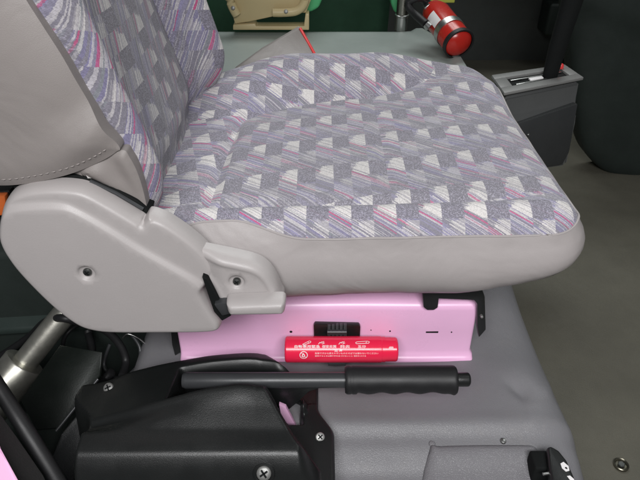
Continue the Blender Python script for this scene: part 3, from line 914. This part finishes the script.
# moulded black shroud
hc = thing('handbrake_cover', 'black moulded plastic shroud with an open slot round the handbrake', 'cover', (-.13, .45, 0))
def pw(tab, x):
    if x <= tab[0][0]: return tab[0][1]
    for a, b in zip(tab, tab[1:]):
        if x <= b[0]:
            t = (x - a[0]) / (b[0] - a[0]); t = t * t * (3 - 2 * t) if len(a) > 2 else t
            return a[1] + (b[1] - a[1]) * t
    return tab[-1][1]
def sm(tab, x, w=.012): return sum(pw(tab, x + k * w / 2) for k in (-2, -1, 0, 1, 2)) / 5
# crest lines over x: far rim (y, z), slot, near ridge (y, z), lower ridge (y, z)
farY = [(-.32, .515), (-.27, .525), (-.21, .535), (-.14, .543), (-.08, .546), (-.05, .541), (-.03, .532), (0, .520)]
farZ = [(-.28, .033), (-.25, .045), (-.20, .054), (-.15, .061), (-.10, .064), (-.07, .062), (-.05, .050), (-.03, .030), (-.01, .016)]
ridY = [(-.28, .445), (-.20, .452), (-.14, .462), (-.09, .468), (-.06, .464), (-.045, .45), (-.03, .425), (-.01, .40)]
ridZ = [(-.28, .052), (-.20, .075), (-.14, .088), (-.09, .093), (-.065, .088), (-.045, .070), (-.03, .045), (-.01, .018)]
def hz(x, y):
    xb = min(x, -.075)
    fy, fz, ry, rz = sm(farY, x), sm(farZ, xb), sm(ridY, xb), sm(ridZ, xb)
    ly = .402; lz = .064 + (xb + .28) * .012
    nf = ly - .020
    tab = [(.30, -.10), (.345, -.06), (nf - .012, lz * .40 - .012), (nf + .004, lz - .016), (ly - .006, lz - .003), (ly + .004, lz), (ly + .020, lz + .002), (ry - .020, lz + (rz - lz) * .55), (ry - .008, rz - .004), (ry, rz), (fy, fz), (fy + .005, fz - .003), (fy + .011, fz - .016), (fy + .018, -.01)]
    tab.sort()
    z = sum(pw(tab, y + k * .0025) for k in (-1, 0, 1)) / 3
    # right flank falling to the flat flange
    xe_ = pw([(.38, -.012), (.405, -.014), (.468, -.056), (.490, -.028), (.515, -.030), (.548, -.062)], y)
    k_ = 1 - sstep(xe_ - .012, xe_ + .014, x); k_ = k_ ** .8
    fl0 = .016 - .5 * max(0, .375 - y)
    z = fl0 + (z - fl0) * k_ if z > fl0 else z
    # slot for the lever
    xl, yl0, yl1 = -.176, sm(ridY, min(x, -.075)) + .0052, fy - .017
    m = sstep(xl - .004, xl + .004, x) * sstep(yl0 - .0018, yl0 + .0018, y) * (1 - sstep(yl1 - .0018, yl1 + .0018, y))
    mx = (1 - sstep(-.030, -.02, x))
    z = z * (1 - m * mx) + min(z, -.02) * m * mx
    # left end and far edge wrap down
    xl2 = -.268 - .040 * sstep(.44, .50, y)
    z -= .12 * sstep(xl2, xl2 - .022, x)
    if y > .503 and x > -.035: z = min(z, .010)
    return z
RS = P(264, 472, Z=.060)
bm = bmesh.new(); rows = []
NX = 190
def ylines(x):
    fy, ry = sm(farY, x), sm(ridY, min(x, -.075))
    k = [.350, .356, .374, .388, .396, .402, .408, .424, max(.43, ry - .022), max(.436, ry - .008), max(.442, ry), 0, 0, 0, 0, 0, 0, fy + .005, fy + .012, fy + .02, fy + .035]
    r1 = k[10] + .0035
    k[11] = r1; k[12] = r1 + .0035; yl1 = max(r1 + .012, fy - .017)
    k[13] = (k[12] + yl1 - .0035) / 2; k[14] = yl1 - .0015; k[15] = yl1 + .0015; k[16] = max(fy, yl1 + .004)
    for i in range(17, 21): k[i] = max(k[i], k[i - 1] + .003)
    out = []
    for i, (a, b) in enumerate(zip(k, k[1:])):
        n_ = [8, 8, 6, 4, 4, 4, 8, 8, 6, 5, 4, 3, 6, 6, 3, 4, 4, 3, 3, 4][i]
        out += [a + (b - a) * q / n_ for q in range(n_)]
    return out + [k[-1]], k
cols = []
for i in range(NX + 1):
    x0_ = -.320 + (.0145 + .320) * i / NX
    ysl, kk = ylines(x0_); col = []
    for y in ysl:
        x = x0_ - .020 * sstep(.455, .50, y) * sstep(-.03, .0145, x0_)
        col.append(bm.verts.new((x, y, hz(x, y))))
    cols.append(col)
last = cols[-1]
cols.append([bm.verts.new((q.co.x + .003, q.co.y, q.co.z - .004)) for q in last])
cols.append([bm.verts.new((q.co.x + .004, q.co.y, -.06)) for q in last])
rows = cols
for a, b in zip(rows, rows[1:]):
    for i in range(len(a) - 1): bm.faces.new((a[i], a[i + 1], b[i + 1], b[i]))
obj('shroud', bm, M['plastic'], hc, auto=0)
def on_hz(px, py):
    y = .60; best = None
    for k in range(1000):
        y = .32 + k * .00025; p = P(px, py, Y=y)
        if p.z < hz(p.x, p.y): best = p; break
    return best or P(px, py, Z=.05)
screw('screw', on_hz(109, 388), (-.1, -.5, .8), .0066, hc, M['screw'], True, False)
screw('screw', on_hz(320, 437), (.1, -.6, .8), .0058, hc, M['screw'], True, False)
screw('screw', on_hz(264, 473), (0, -.75, .65), .0082, hc, M['screw'], True, False)
c_ = on_hz(264, 473); d_ = Vector((0, -.75, .65)).normalized()
pts, rr = lathe(c_, c_ + d_, [(-.006, .0085), (.0035, .0085), (.0048, .0098), (.0035, .0118), (-.006, .0125)])
obj('screw_cup', ring_tube(bmesh.new(), pts, rr, 28, False), M['plastic'], hc)

# ================================================================== vinyl flap and latch at the front edge
def onp(px, py, lift=0):
    z = 0
    for _ in range(12):
        p = P(px, py, Z=z + lift); z = pz(p.x, p.y)
    return p
flp = thing('vinyl_flap', 'grey vinyl flap riveted to the edge of the grey platform', 'flap', tuple(onp(480, 462)))
fo_px = [(430, 449), (440, 447), (480, 446), (520, 446), (533, 447), (538, 453), (543, 466), (546, 500), (432, 500)]
FO = [(onp(a, b).x, onp(a, b).y) for a, b in fo_px]
FO = [tuple(p)[:2] for p in spline([(a, b, 0) for a, b in FO], 5, True)]
plate('flap', FO, .006, lambda d, x, y: .0085 * (1 - math.exp(-d / .006)) + .0015, lambda a, b, h: Vector((a, b, pz(a, b) + h)), lambda p: Vector((p.x, p.y, p.z - .006)), M['flap'], flp, inset_rings(FO, [.001, .003, .006]), auto=0)
for a, b in ((432, 444), (503, 441)):
    c = onp(a, b); bm = bmesh.new(); pts, rr = lathe(c, c + Vector((0, -.2, 1)), [(-.003, .0042), (.0006, .0042), (.0018, .0034), (.0024, .0016), (.0025, .0001)])
    ring_tube(bm, pts, rr, 16); obj('rivet', bm, M['chrome'] if a > 460 else M['flap'], flp)
lt = thing('floor_latch', 'black rocker latch with white pictogram beside the grey flap', 'latch', tuple(onp(558, 465)))
LZ = .012
pd = [(547, 447), (551, 445.5), (559, 450), (567, 460), (575, 478), (580, 500), (556, 500), (549, 466)]
pd3 = [P(a, b, Z=LZ) for a, b in pd]
obj('paddle', prism_bm(pd3, (0, 0, -.016), .003, 3), M['plastic'], lt)
mk = [(560.5, 463.5), (563.5, 461.8), (568.5, 466), (569.5, 470.5), (566, 471.5), (562, 468)]
mo = obj('pictogram', prism_bm([P(a, b, Z=LZ + .0008) for a, b in mk], (0, 0, -.0006), 0), M['white'], lt, smooth=False)
b2 = bmesh.new(); ring_tube(b2, [P(566.2, 468.3, Z=LZ + .0006), P(566.2, 468.3, Z=LZ + .0012)], .0014, 12)
obj('pictogram_dot', b2, M['void'], mo)
obj('pictogram', prism_bm([P(a, b, Z=LZ + .0008) for a, b in [(567, 476), (570, 475.5), (574, 479), (574.5, 482), (571, 481)]], (0, 0, -.0006), 0), M['white'], lt, smooth=False)
obj('hinge', box_bm(P(535, 470, Z=0) + Vector((0, 0, -.03)), P(553, 460, Z=0) + Vector((.004, .012, .003)), .003), M['void'], lt)
tube('hinge_pin', [P(543, 474, Z=.006), P(552, 473, Z=.006)], .0018, M['chrome'], lt, 12)

# floor bolt
fb = P(621, 465, Z=-.26)
bt = thing('floor_bolt', 'dull round recessed bolt in the olive floor', 'bolt', tuple(fb))
pts, rr = lathe(fb, fb + Vector((0, 0, 1)), [(-.004, .0125), (.0025, .0125), (.0035, .0112), (.002, .0095), (-.001, .0088), (-.001, .0001)])
tube('rim', pts, rr, M['olive_steel'], bt, 28)
pts, rr = lathe(fb, fb + Vector((0, 0, 1)), [(-.004, .0062), (.003, .0062), (.004, .005), (.004, .0001)])
tube('hex_head', pts, rr, M['darkscrew'], bt, 6)

# ================================================================== gear selector
gs = thing('gear_selector', 'charcoal gear selector console with a black lever ahead of the seat', 'gear selector', (.43, 1.15, -.26))
GZ = .210
q = [P(505, 95, Z=GZ), P(581, 80, Z=GZ), P(563, 67.5, Z=GZ), P(493, 78, Z=GZ)]
cen = sum(q, Vector()) / 4
bot = [P(498, 176, Y=1.075), P(566, 166, Y=1.135), P(562, 152, Y=1.23), P(495, 160, Y=1.18)]
mid = [a.lerp(b, .45) + (a - cen) * .06 for a, b in zip(q, bot)]
bm = bmesh.new()
lv = [[bm.verts.new(p + Vector((0, 0, -.004))) for p in q], [bm.verts.new(Vector((p.x, p.y, GZ - .045))) for p in [a + (a - cen) * .03 for a in q]], [bm.verts.new(p) for p in mid], [bm.verts.new(p) for p in bot]]
for a, b in zip(lv, lv[1:]):
    for k in range(4): bm.faces.new((a[k], b[k], b[(k + 1) % 4], a[(k + 1) % 4]))
bm.faces.new(lv[0]); bm.faces.new(lv[-1][::-1])
bmesh.ops.recalc_face_normals(bm, faces=bm.faces[:])
bmesh.ops.bevel(bm, geom=bm.edges[:], offset=.006, segments=3, affect='EDGES')
obj('housing', bm, M['gearbody'], gs)
w_ = lambda s_, h_: q[0].lerp(q[1], s_) .lerp(bot[0].lerp(bot[1], s_), h_)
nn_ = (q[1] - q[0]).cross(bot[0] - q[0]).normalized()
if nn_.y > 0: nn_ = -nn_
sp_ = [w_(.03, .36), w_(.97, .24), w_(.97, .80), w_(.90, .95), w_(.03, .95)]
obj('side_panel', prism_bm([p + nn_ * .0085 for p in sp_], nn_ * -.02, .003), plain('black_grain_plastic', (.03, .032, .033), .5, 0, .2, .3, 900), gs)
# support down to the floor
obj('support', prism_bm([Vector((.37, 1.14, -.262)), Vector((.44, 1.15, -.262)), Vector((.44, 1.22, -.262)), Vector((.37, 1.22, -.262))], (0, 0, .30), .006), M['dark'], gs)
# gate frame: four bars round the slot
def qp(s, t): return q[0].lerp(q[1], s).lerp(q[3].lerp(q[2], s), t)
bm = bmesh.new()
def strip(s0, s1, t0, t1, lo=0., hi=.006):
    poly = [qp(s0, t0), qp(s1, t0), qp(s1, t1), qp(s0, t1)]
    poly = [p + Vector((0, 0, lo)) for p in poly]
    t = prism_bm(poly, (0, 0, hi), .0012); mm = bpy.data.meshes.new('t'); t.to_mesh(mm); t.free(); bm.from_mesh(mm); bpy.data.meshes.remove(mm)
strip(-.02, 1.02, -.03, .26); strip(-.02, 1.02, .78, 1.03); strip(-.02, .13, .262, .778); strip(.90, 1.02, .262, .778)
obj('gate_frame', bm, M['gate'], gs, auto=30)
bm = bmesh.new(); strip(.12, .92, .25, .80, -.003, .0035); obj('gate_slot', bm, M['void'], gs, auto=30)
bm = bmesh.new(); strip(.17, .88, .60, .66, .001, .003); strip(.20, .62, .33, .40, .001, .003); obj('gate_rail', bm, M['chrome'], gs, auto=30)
bm = bmesh.new(); strip(.40, .58, .42, .56, .001, .004); obj('indicator_plate', bm, M['white'], gs, auto=30)
l0 = P(549, 80, Y=1.17); l1 = P(557, 50, Y=1.165); l2 = P(574, -5, Y=1.16); l3 = P(586, -50, Y=1.155); l4 = P(592, -75, Y=1.15)
tube('lever', spline([l0, l1, l2, l3], 6), [.014 + .006 * min(1, i / 12) for i in range(19)], M['void'], gs, 20, .8)
pts = spline([l3, l3.lerp(l4, .3), l3.lerp(l4, .7), l4, l4 + (l4 - l3) * .25], 4)
tube('knob', pts, [.021, .024, .027, .029, .031, .032, .032, .031, .030, .029, .027, .024, .021, .017, .012, .006, .001][:len(pts)], M['rubber'], gs, 20)
bm = bmesh.new(); c = qp(.90, .80) + Vector((0, 0, .006)); pts, rr = lathe(c, c + Vector((0, 0, 1)), [(0, .006), (.006, .006), (.009, .004), (.0095, .0001)]); ring_tube(bm, pts, rr, 16)
obj('shift_lock_button', bm, M['redtrim'], gs)
screw('screw', P(528, 135, Y=1.09), (-.3, -1, .1), .003, gs, M['darkscrew'])

# ================================================================== dashboard side, right
dash = thing('dashboard_panel', 'dark green black lower dashboard panel right of the gear selector', 'dashboard', (.85, 1.2, -.26))
YD = 1.62
dp = [(566, -40), (569, 0), (574, 60), (578, 110), (584, 146), (596, 166), (618, 180), (660, 186), (760, 188), (760, -70), (566, -70)]
DP = [(P(a, b, Y=YD).x, P(a, b, Y=YD).z) for a, b in dp]
DO = [tuple(p)[:2] for p in spline([(a, b, 0) for a, b in DP], 4, True)]
def hd(d, x, z):
    h = .035 * math.sqrt(max(0, 1 - (1 - min(1, d / .06)) ** 2))
    h += .012 * sstep(.10, .16, z + (x - 1.0) * .35) + .004 * noise.noise(Vector((x * 5, z * 5, 0)))
    return h
plate('panel', DO, .018, hd, lambda a, b, h: Vector((a, YD + .03 - h, b)), lambda p: Vector((p.x, p.y + .06, p.z)), M['dark'], dash, inset_rings(DO, [.004, .012, .025]), auto=0)
obj('foot', box_bm((.90, 1.75, -.262), (1.4, 2.0, .05), .01), M['void'], dash)


# low dark door trim across the cabin
dt = thing('door_trim', 'dark door trim with a horizontal armrest ridge behind the fire extinguisher', 'door trim', (.7, 2.3, -.26))
bm = bmesh.new(); rows = []
for x in [.30 + .05 * i for i in range(25)]:
    rows.append([bm.verts.new((x, y, z)) for y, z in [(2.72, -.262), (2.66, -.02), (2.64, .07), (2.61, .10), (2.56, .115), (2.54, .135), (2.56, .155), (2.62, .165), (2.66, .20), (2.68, .34), (2.70, .6), (2.8, .6)]])
for a, b in zip(rows, rows[1:]):
    for k in range(len(a) - 1): bm.faces.new((a[k], a[k + 1], b[k + 1], b[k]))
obj('trim_panel', bm, plain('dark_grey_trim', (.060, .066, .064), .5, 0, .2, .2, 500), dt, auto=0)
obj('door_pocket', box_bm((.95, 2.54, -.1), (1.4, 2.66, .03), .012), M['dark'], dt)

# ================================================================== fire extinguisher
ea, eb = P(432.5, 10, Y=1.76), P(459, 44, Y=1.60)
fe = thing('fire_extinguisher', 'red fire extinguisher with black base ring leaning by the grey hump', 'fire extinguisher', tuple(eb))
D = (eb - ea); EL = D.length; D.normalize(); ER = .040
pts, rr = lathe(ea, eb, [(-.01, .016), (.0, .030), (.012, .035), (.028, ER), (EL - .012, ER), (EL - .004, ER * .97), (EL, ER * .90), (EL + .006, ER * .75), (EL + .011, ER * .5), (EL + .014, ER * .2), (EL + .0145, .001)])
tube('cylinder', pts, rr, M['redpaint'], fe, 40, auto=30)
pts, rr = lathe(ea, eb, [(EL - .010, ER + .0006), (EL - .010, ER + .003), (EL + .002, ER + .003), (EL + .003, ER + .001), (EL + .002, ER - .002)])
bm = ring_tube(bmesh.new(), pts, rr, 40, False); obj('base_ring', bm, M['rubber'], fe, auto=30)
pts, rr = lathe(ea, eb, [(EL * .60, ER + .0004), (EL * .60, ER + .0022), (EL * .72, ER + .0022), (EL * .72, ER + .0004)])
obj('strap', ring_tube(bmesh.new(), pts, rr, 40, False), M['chrome'], fe, auto=30)
x_, y_ = frame(D)
bm = bmesh.new(); rows = []
def ang_of(v): return math.atan2(v.dot(y_), v.dot(x_))
toC = (Vector((0, 0, CZ)) - (ea + eb) / 2); a0 = ang_of(toC)
for i in range(9):
    an = a0 + R(-2 + 38 * (i / 8)) * (1)
    o = (x_ * math.cos(an) + y_ * math.sin(an)) * (ER + .0012)
    rows.append([bm.verts.new(ea + D * (EL * t) + o) for t in (.30, .40, .50, .58)])
for a, b in zip(rows, rows[1:]):
    for k in range(3): bm.faces.new((a[k], a[k + 1], b[k + 1], b[k]))
obj('label_sticker', bm, M['white'], fe)
pts, rr = lathe(ea, eb, [(-.045, .010), (-.03, .013), (-.012, .018), (.004, .019)])
tube('valve', pts, rr, M['olive_steel'], fe, 20)
tube('hose', spline([ea - D * .03, P(420, -2, Y=1.74), P(408, 4, Y=1.74), P(415, 14, Y=1.72), P(426, 24, Y=1.68)], 8), .011, M['rubber'], fe, 14)
tube('nozzle', [P(426, 24, Y=1.68), P(429.5, 27.5, Y=1.675)], [.010, .013], M['chrome'], fe, 16)
obj('handle', prism_bm([P(424, 8, Y=1.73), P(430, 4, Y=1.73), P(436, 6, Y=1.73), P(434, 12, Y=1.73), P(428, 14, Y=1.73)], (0, .03, 0), .002), M['chrome'], fe)
obj('carry_strip', box_bm(P(428, 3, Y=2.1) - Vector((.0, 0, .0)), P(456, -8, Y=2.1) + Vector((0, .03, 0)), .003), M['yellow'], None)
ys_ = bpy.data.objects['carry_strip']; ys_.name = 'sill_strip'; tag(ys_, 'yellow green sill strip at the top behind the extinguisher', 'strip')

# pole
pc = P(401, 28, Z=ctop)
po = thing('grab_pole', 'upright steel grab pole with a collar behind the grey hump', 'pole', tuple(pc))
tube('pole', [pc + Vector((0, 0, -.01)), pc + Vector((0, 0, .8))], .0185, M['amber_pole'], po, 28)
pts, rr = lathe(pc + Vector((0, 0, -.005)), pc + Vector((0, 0, 1)), [(0, .0205), (.040, .0205), (.042, .0225), (.046, .0225), (.048, .0195)])
tube('collar', pts, rr, M['chrome'], po, 28)

# small green passenger seat with cream frame
gsx = thing('passenger_seat', 'green plastic seat on a cream metal frame beyond the grey hump', 'seat', (.0, 1.9, ctop))
YG = 1.86
def g(px, py, Y=YG): return P(px, py, Y=Y)
obj('side_plate', prism_bm([g(a, b) for a, b in [(222, -30), (228, 0), (235, 24), (248, 22), (290, 13), (306, 13), (311, 0), (314, -30)]], (0, .02, 0), .003), M['cream'], gsx)
obj('foot_bar', prism_bm([g(a, b, YG - .01) for a, b in [(233, 25), (255, 24), (256, 26.5), (304, 26.3), (305.5, 14), (309, 14), (309, 30), (233, 30)]], (0, .05, 0), .002), M['cream'], gsx)
tube('arm_tube', spline([g(273, 12.5, YG - .02), g(284, 12.5, YG - .02), g(296, 11, YG - .02), g(303, 5, YG - .02), g(306, -6, YG - .02), g(308, -40, YG - .02)], 6), .0125, M['cream'], gsx, 18)
tube('leg_tube', spline([g(224, -25, YG - .012), g(231, 3, YG - .012), g(237, 15, YG - .012)], 6), .0135, M['cream'], gsx, 18)
for a, b in ((233, 8), (286, 11.5)):
    screw('bolt', g(a, b, YG - .035 if a > 250 else YG - .028), (0, -1, .3), .0060, gsx, M['screw'], False, False)
obj('seat_shell', prism_bm([g(a, b, YG + .05) for a, b in [(250, -40), (256, 0), (266, 3), (292, 5), (302, 14), (312, 12), (319, 8), (323, -2), (326, -40)]], (0, .30, 0), .01, 3), M['green'], gsx)
g2 = tag(obj('seat_edge', prism_bm([P(a, b, Y=2.0) for a, b in [(390, -40), (391, 4), (394, 12), (399, 15), (408, 12), (412, -40)]], (0, .2, 0), .008, 3), M['green']), 'edge of a green plastic seat right behind the steel pole', 'seat')

# grey document pouch behind the cushion
pp = [P(296, 27, Y=1.30), P(300, 28.5, Y=1.29), P(318, 62, Y=1.13), P(320, 85, Y=1.10), P(215, 90, Y=1.12), P(250, 60, Y=1.2), P(277, 40, Y=1.27)]
pz_ = thing('document_pouch', 'grey film pouch with a red edge sticking up behind the cushion', 'pouch', tuple(P(280, 60, Y=1.15)))
obj('sleeve', prism_bm([P(298.5, 27.5, Y=1.16), P(300.5, 29, Y=1.16), P(318, 60, Y=1.13), P(325, 100, Y=1.10), P(200, 110, Y=1.10), P(236, 68, Y=1.125), P(262, 49, Y=1.14)], (0, .004, .002), .0012), M['bag'], pz_)
tube('zip_edge', [P(300, 28, Y=1.157), P(308, 42, Y=1.148), P(318, 60, Y=1.128)], .0027, M['redtrim'], pz_, 10)

# ================================================================== lower left: tube, hoses, bracket, door frame
st = thing('steel_tube', 'slanted bare steel tube with a wider collar below the recliner cover', 'tube', tuple(P(5, 390, Y=.56)))
ta, tb = P(82, 292, Y=.66), P(-4, 398, Y=.56)
tube('shaft', [ta, tb], .0172, M['steel'], st, 32)
dv = (tb - ta).normalized(); k0 = P(24, 364, Y=.585)
k0 = ta + dv * ((k0 - ta).dot(dv))
pts, rr = lathe(k0, k0 + dv, [(-.001, .018), (0, .0285), (.002, .030), (.08, .030), (.082, .028), (.082, .001)])
tube('collar', pts, rr, M['steel'], st, 36)
tag(tube('rubber_hose', spline([P(-10, 362, Y=.70), P(10, 350, Y=.70), P(30, 336, Y=.69), P(45, 322, Y=.66), P(62, 318, Y=.618), P(85, 324, Y=.63), P(105, 330, Y=.64), P(120, 345, Y=.64), P(126, 362, Y=.63), P(122, 376, Y=.60)], 8), .0058, M['rubber'], None, 14), 'thin black hose looping round the steel tube', 'hose')
tag(tube('black_cable', spline([P(58, 375, Y=.68), P(62, 350, Y=.66), P(66, 335, Y=.66), P(80, 324, Y=.68), P(100, 322, Y=.70)], 8), .0034, M['rubber'], None, 12), 'slim black cable hanging right of the steel tube', 'cable')
tag(tube('corrugated_conduit', spline([P(88, 332, Y=.70), P(92, 352, Y=.66), P(84, 372, Y=.64), P(96, 384, Y=.60), P(112, 372, Y=.60)], 30), [.0052 + .0012 * (i % 2) for i in range(121)], M['rubber'], None, 12, auto=80), 'ribbed black conduit curling behind the handbrake shroud', 'conduit')
tag(tube('wire_loop', spline([P(128, 330, Y=.66), P(140, 348, Y=.64), P(136, 368, Y=.62), P(118, 378, Y=.62), P(104, 366, Y=.64), P(110, 344, Y=.66)], 8), .0028, M['lever'], None, 10), 'thin dark wire loop beside the left end of the pedestal', 'wire')
hk = tag(tube('steel_hook', spline([P(64, 366, Y=.63), P(70, 361, Y=.61), P(76, 357, Y=.60), P(80, 358, Y=.60)], 6), .0032, M['steel'], None, 10), 'small bright steel hook on top of the bracket plate', 'hook')
# dark well behind
wl = obj('side_well', box_bm((-.62, .72, -.262), (-.215, 1.0, .10), .015), M['dark']); tag(wl, 'dark green black storage well left of the pink pedestal', 'panel')
sh = tag(obj('storage_tray', prism_bm([P(-40, 300, Y=.75), P(70, 302, Y=.75), P(90, 330, Y=.70), P(-40, 338, Y=.70)], (0, 0, .012), .004, 3), plain('dark_green_plastic', (.030, .042, .038), .35, 0, .2, .1, 500)), 'dark green plastic tray edge left of the steel tube', 'tray')
# mounting bracket plate
br = thing('mounting_bracket', 'flat black metal bracket plate between the steel tube and the handbrake shroud', 'bracket', tuple(P(70, 390, Y=.55)))
bp = [P(60, 345, Y=.60), P(102, 352, Y=.58), P(100, 376, Y=.56), P(58, 428, Y=.50), P(36, 430, Y=.50), P(20, 400, Y=.53)]
nb = (bp[1] - bp[0]).cross(bp[3] - bp[0]).normalized()
if nb.z < 0: nb = -nb
obj('plate', prism_bm(bp, nb * -.004, .0012), plain('dark_steel', (.007, .010, .008), .4, .3, .3, .15, 500, scratch=.25), br)
tube('edge_bead', [P(98, 379, Y=.557), P(56, 431, Y=.498)], .0022, M['lever'], br, 10)
screw('bolt', P(74, 359, Y=.585), (.0, -.6, .8), .0045, br, M['white'] if False else M['chrome'], False, False)
cp_ = tag(tube('spring_clip', spline([P(123, 338, Y=.64), P(128, 334, Y=.64), P(138, 338, Y=.64), P(146, 344, Y=.64), P(150, 341, Y=.64)], 6), .0016, M['chrome'], None, 10), 'bright wire spring clip beside the pedestal corner', 'clip')
tag(tube('cable_end', [P(60, 354, Y=.64), P(58, 362, Y=.64)], .0026, M['chrome'], None, 10), 'small bright cable end below the steel tube', 'ferrule')
# rear part of the mat under the mechanisms
tag(obj('rubber_boot', prism_bm([P(60, 434, Y=.50), P(92, 396, Y=.54), P(100, 400, Y=.54), P(96, 470, Y=.47), P(70, 485, Y=.45), P(50, 460, Y=.48)], (0, .02, -.03), .006, 3), vinyl('boot_rubber', (.03, .032, .033), .5, .3, 500, .1, .1, .5)), 'grained black rubber boot below the bracket plate', 'boot')

# door opening: weather strip, trim and pink sill
dfm = thing('door_frame', 'pink door frame corner with a black rubber weather strip', 'door frame', tuple(P(20, 450, Y=.36)))
ws = [P(-40, 330, Y=.47), P(-4, 384, Y=.44), P(22, 424, Y=.41), P(46, 462, Y=.385), P(66, 496, Y=.365), P(90, 540, Y=.34)]
tube('weather_strip', spline(ws, 8), .0085, M['rubber'], dfm, 18)
ws2 = [p + Vector((-.010, -.016, .001)) for p in ws]
tube('seal_lip', spline(ws2, 8), .0062, plain('seal_rubber', (.03, .03, .032), .5), dfm, 14)
tl = [P(-50, 345, Y=.43), P(-8, 400, Y=.41), P(18, 438, Y=.39), P(42, 476, Y=.365), P(70, 530, Y=.335), P(30, 540, Y=.31), P(18, 478, Y=.345), P(0, 449, Y=.365), P(-40, 390, Y=.39)]
obj('trim', prism_bm(tl, (-.01, .0, -.03), .003), plain('dark_grey_frame_trim', (.030, .029, .029), .5, 0, .2, .3, 700), dfm)
pk = [P(-60, 360, Y=.385), P(0, 447, Y=.360), P(20, 480, Y=.340), P(44, 530, Y=.31), P(-60, 560, Y=.28), P(-160, 480, Y=.33)]
obj('sill', prism_bm(pk, (-.01, 0, -.02), .004), M['pink'], dfm)

# orange belt buckle beside the backrest
ob = thing('belt_buckle', 'orange red seat belt buckle behind the recliner cover', 'buckle', tuple(P(4, 205, Y=.64)))
obj('button', prism_bm([P(-14, 197, Y=.63), P(5, 196, Y=.63), P(6, 206, Y=.63), P(3, 216, Y=.63), P(-14, 218, Y=.63)], (0, .012, 0), .003), M['orange'], ob)
obj('case', prism_bm([P(-20, 192, Y=.642), P(10, 190, Y=.642), P(14, 240, Y=.642), P(-20, 244, Y=.642)], (0, .02, 0), .004), M['plastic'], ob)

# ================================================================== light
w = bpy.data.worlds.new('World'); S.world = w; w.use_nodes = True
w.node_tree.nodes['Background'].inputs[0].default_value = (.92, .96, 1, 1)
w.node_tree.nodes['Background'].inputs[1].default_value = .06
def area(name, loc, aim, sx, sy, power, col):
    l = bpy.data.lights.new(name, 'AREA'); l.shape = 'RECTANGLE'; l.size = sx; l.size_y = sy; l.energy = power; l.color = col
    o = bpy.data.objects.new(name, l); COL.objects.link(o); o.location = loc
    d = Vector(aim) - Vector(loc); o.rotation_euler = d.to_track_quat('-Z', 'Y').to_euler()
    return o
area('door_daylight', (.05, -.66, 1.30), (.05, .65, .12), 1.15, .40, 32, (1, .995, 1))
area('far_window_daylight', (.25, 2.5, 2.15), (.1, .7, .1), 1.5, .7, 25, (.96, 1, .99))
area('windscreen_daylight', (1.35, 1.2, 1.9), (.3, 1.2, -.1), .9, .8, 5, (.95, 1, .98))
vs = S.view_settings
S.display_settings.display_device = 'sRGB'
vs.view_transform = 'Standard'; vs.look = 'None'; vs.exposure = 0; vs.gamma = 1
S.render.film_transparent = False
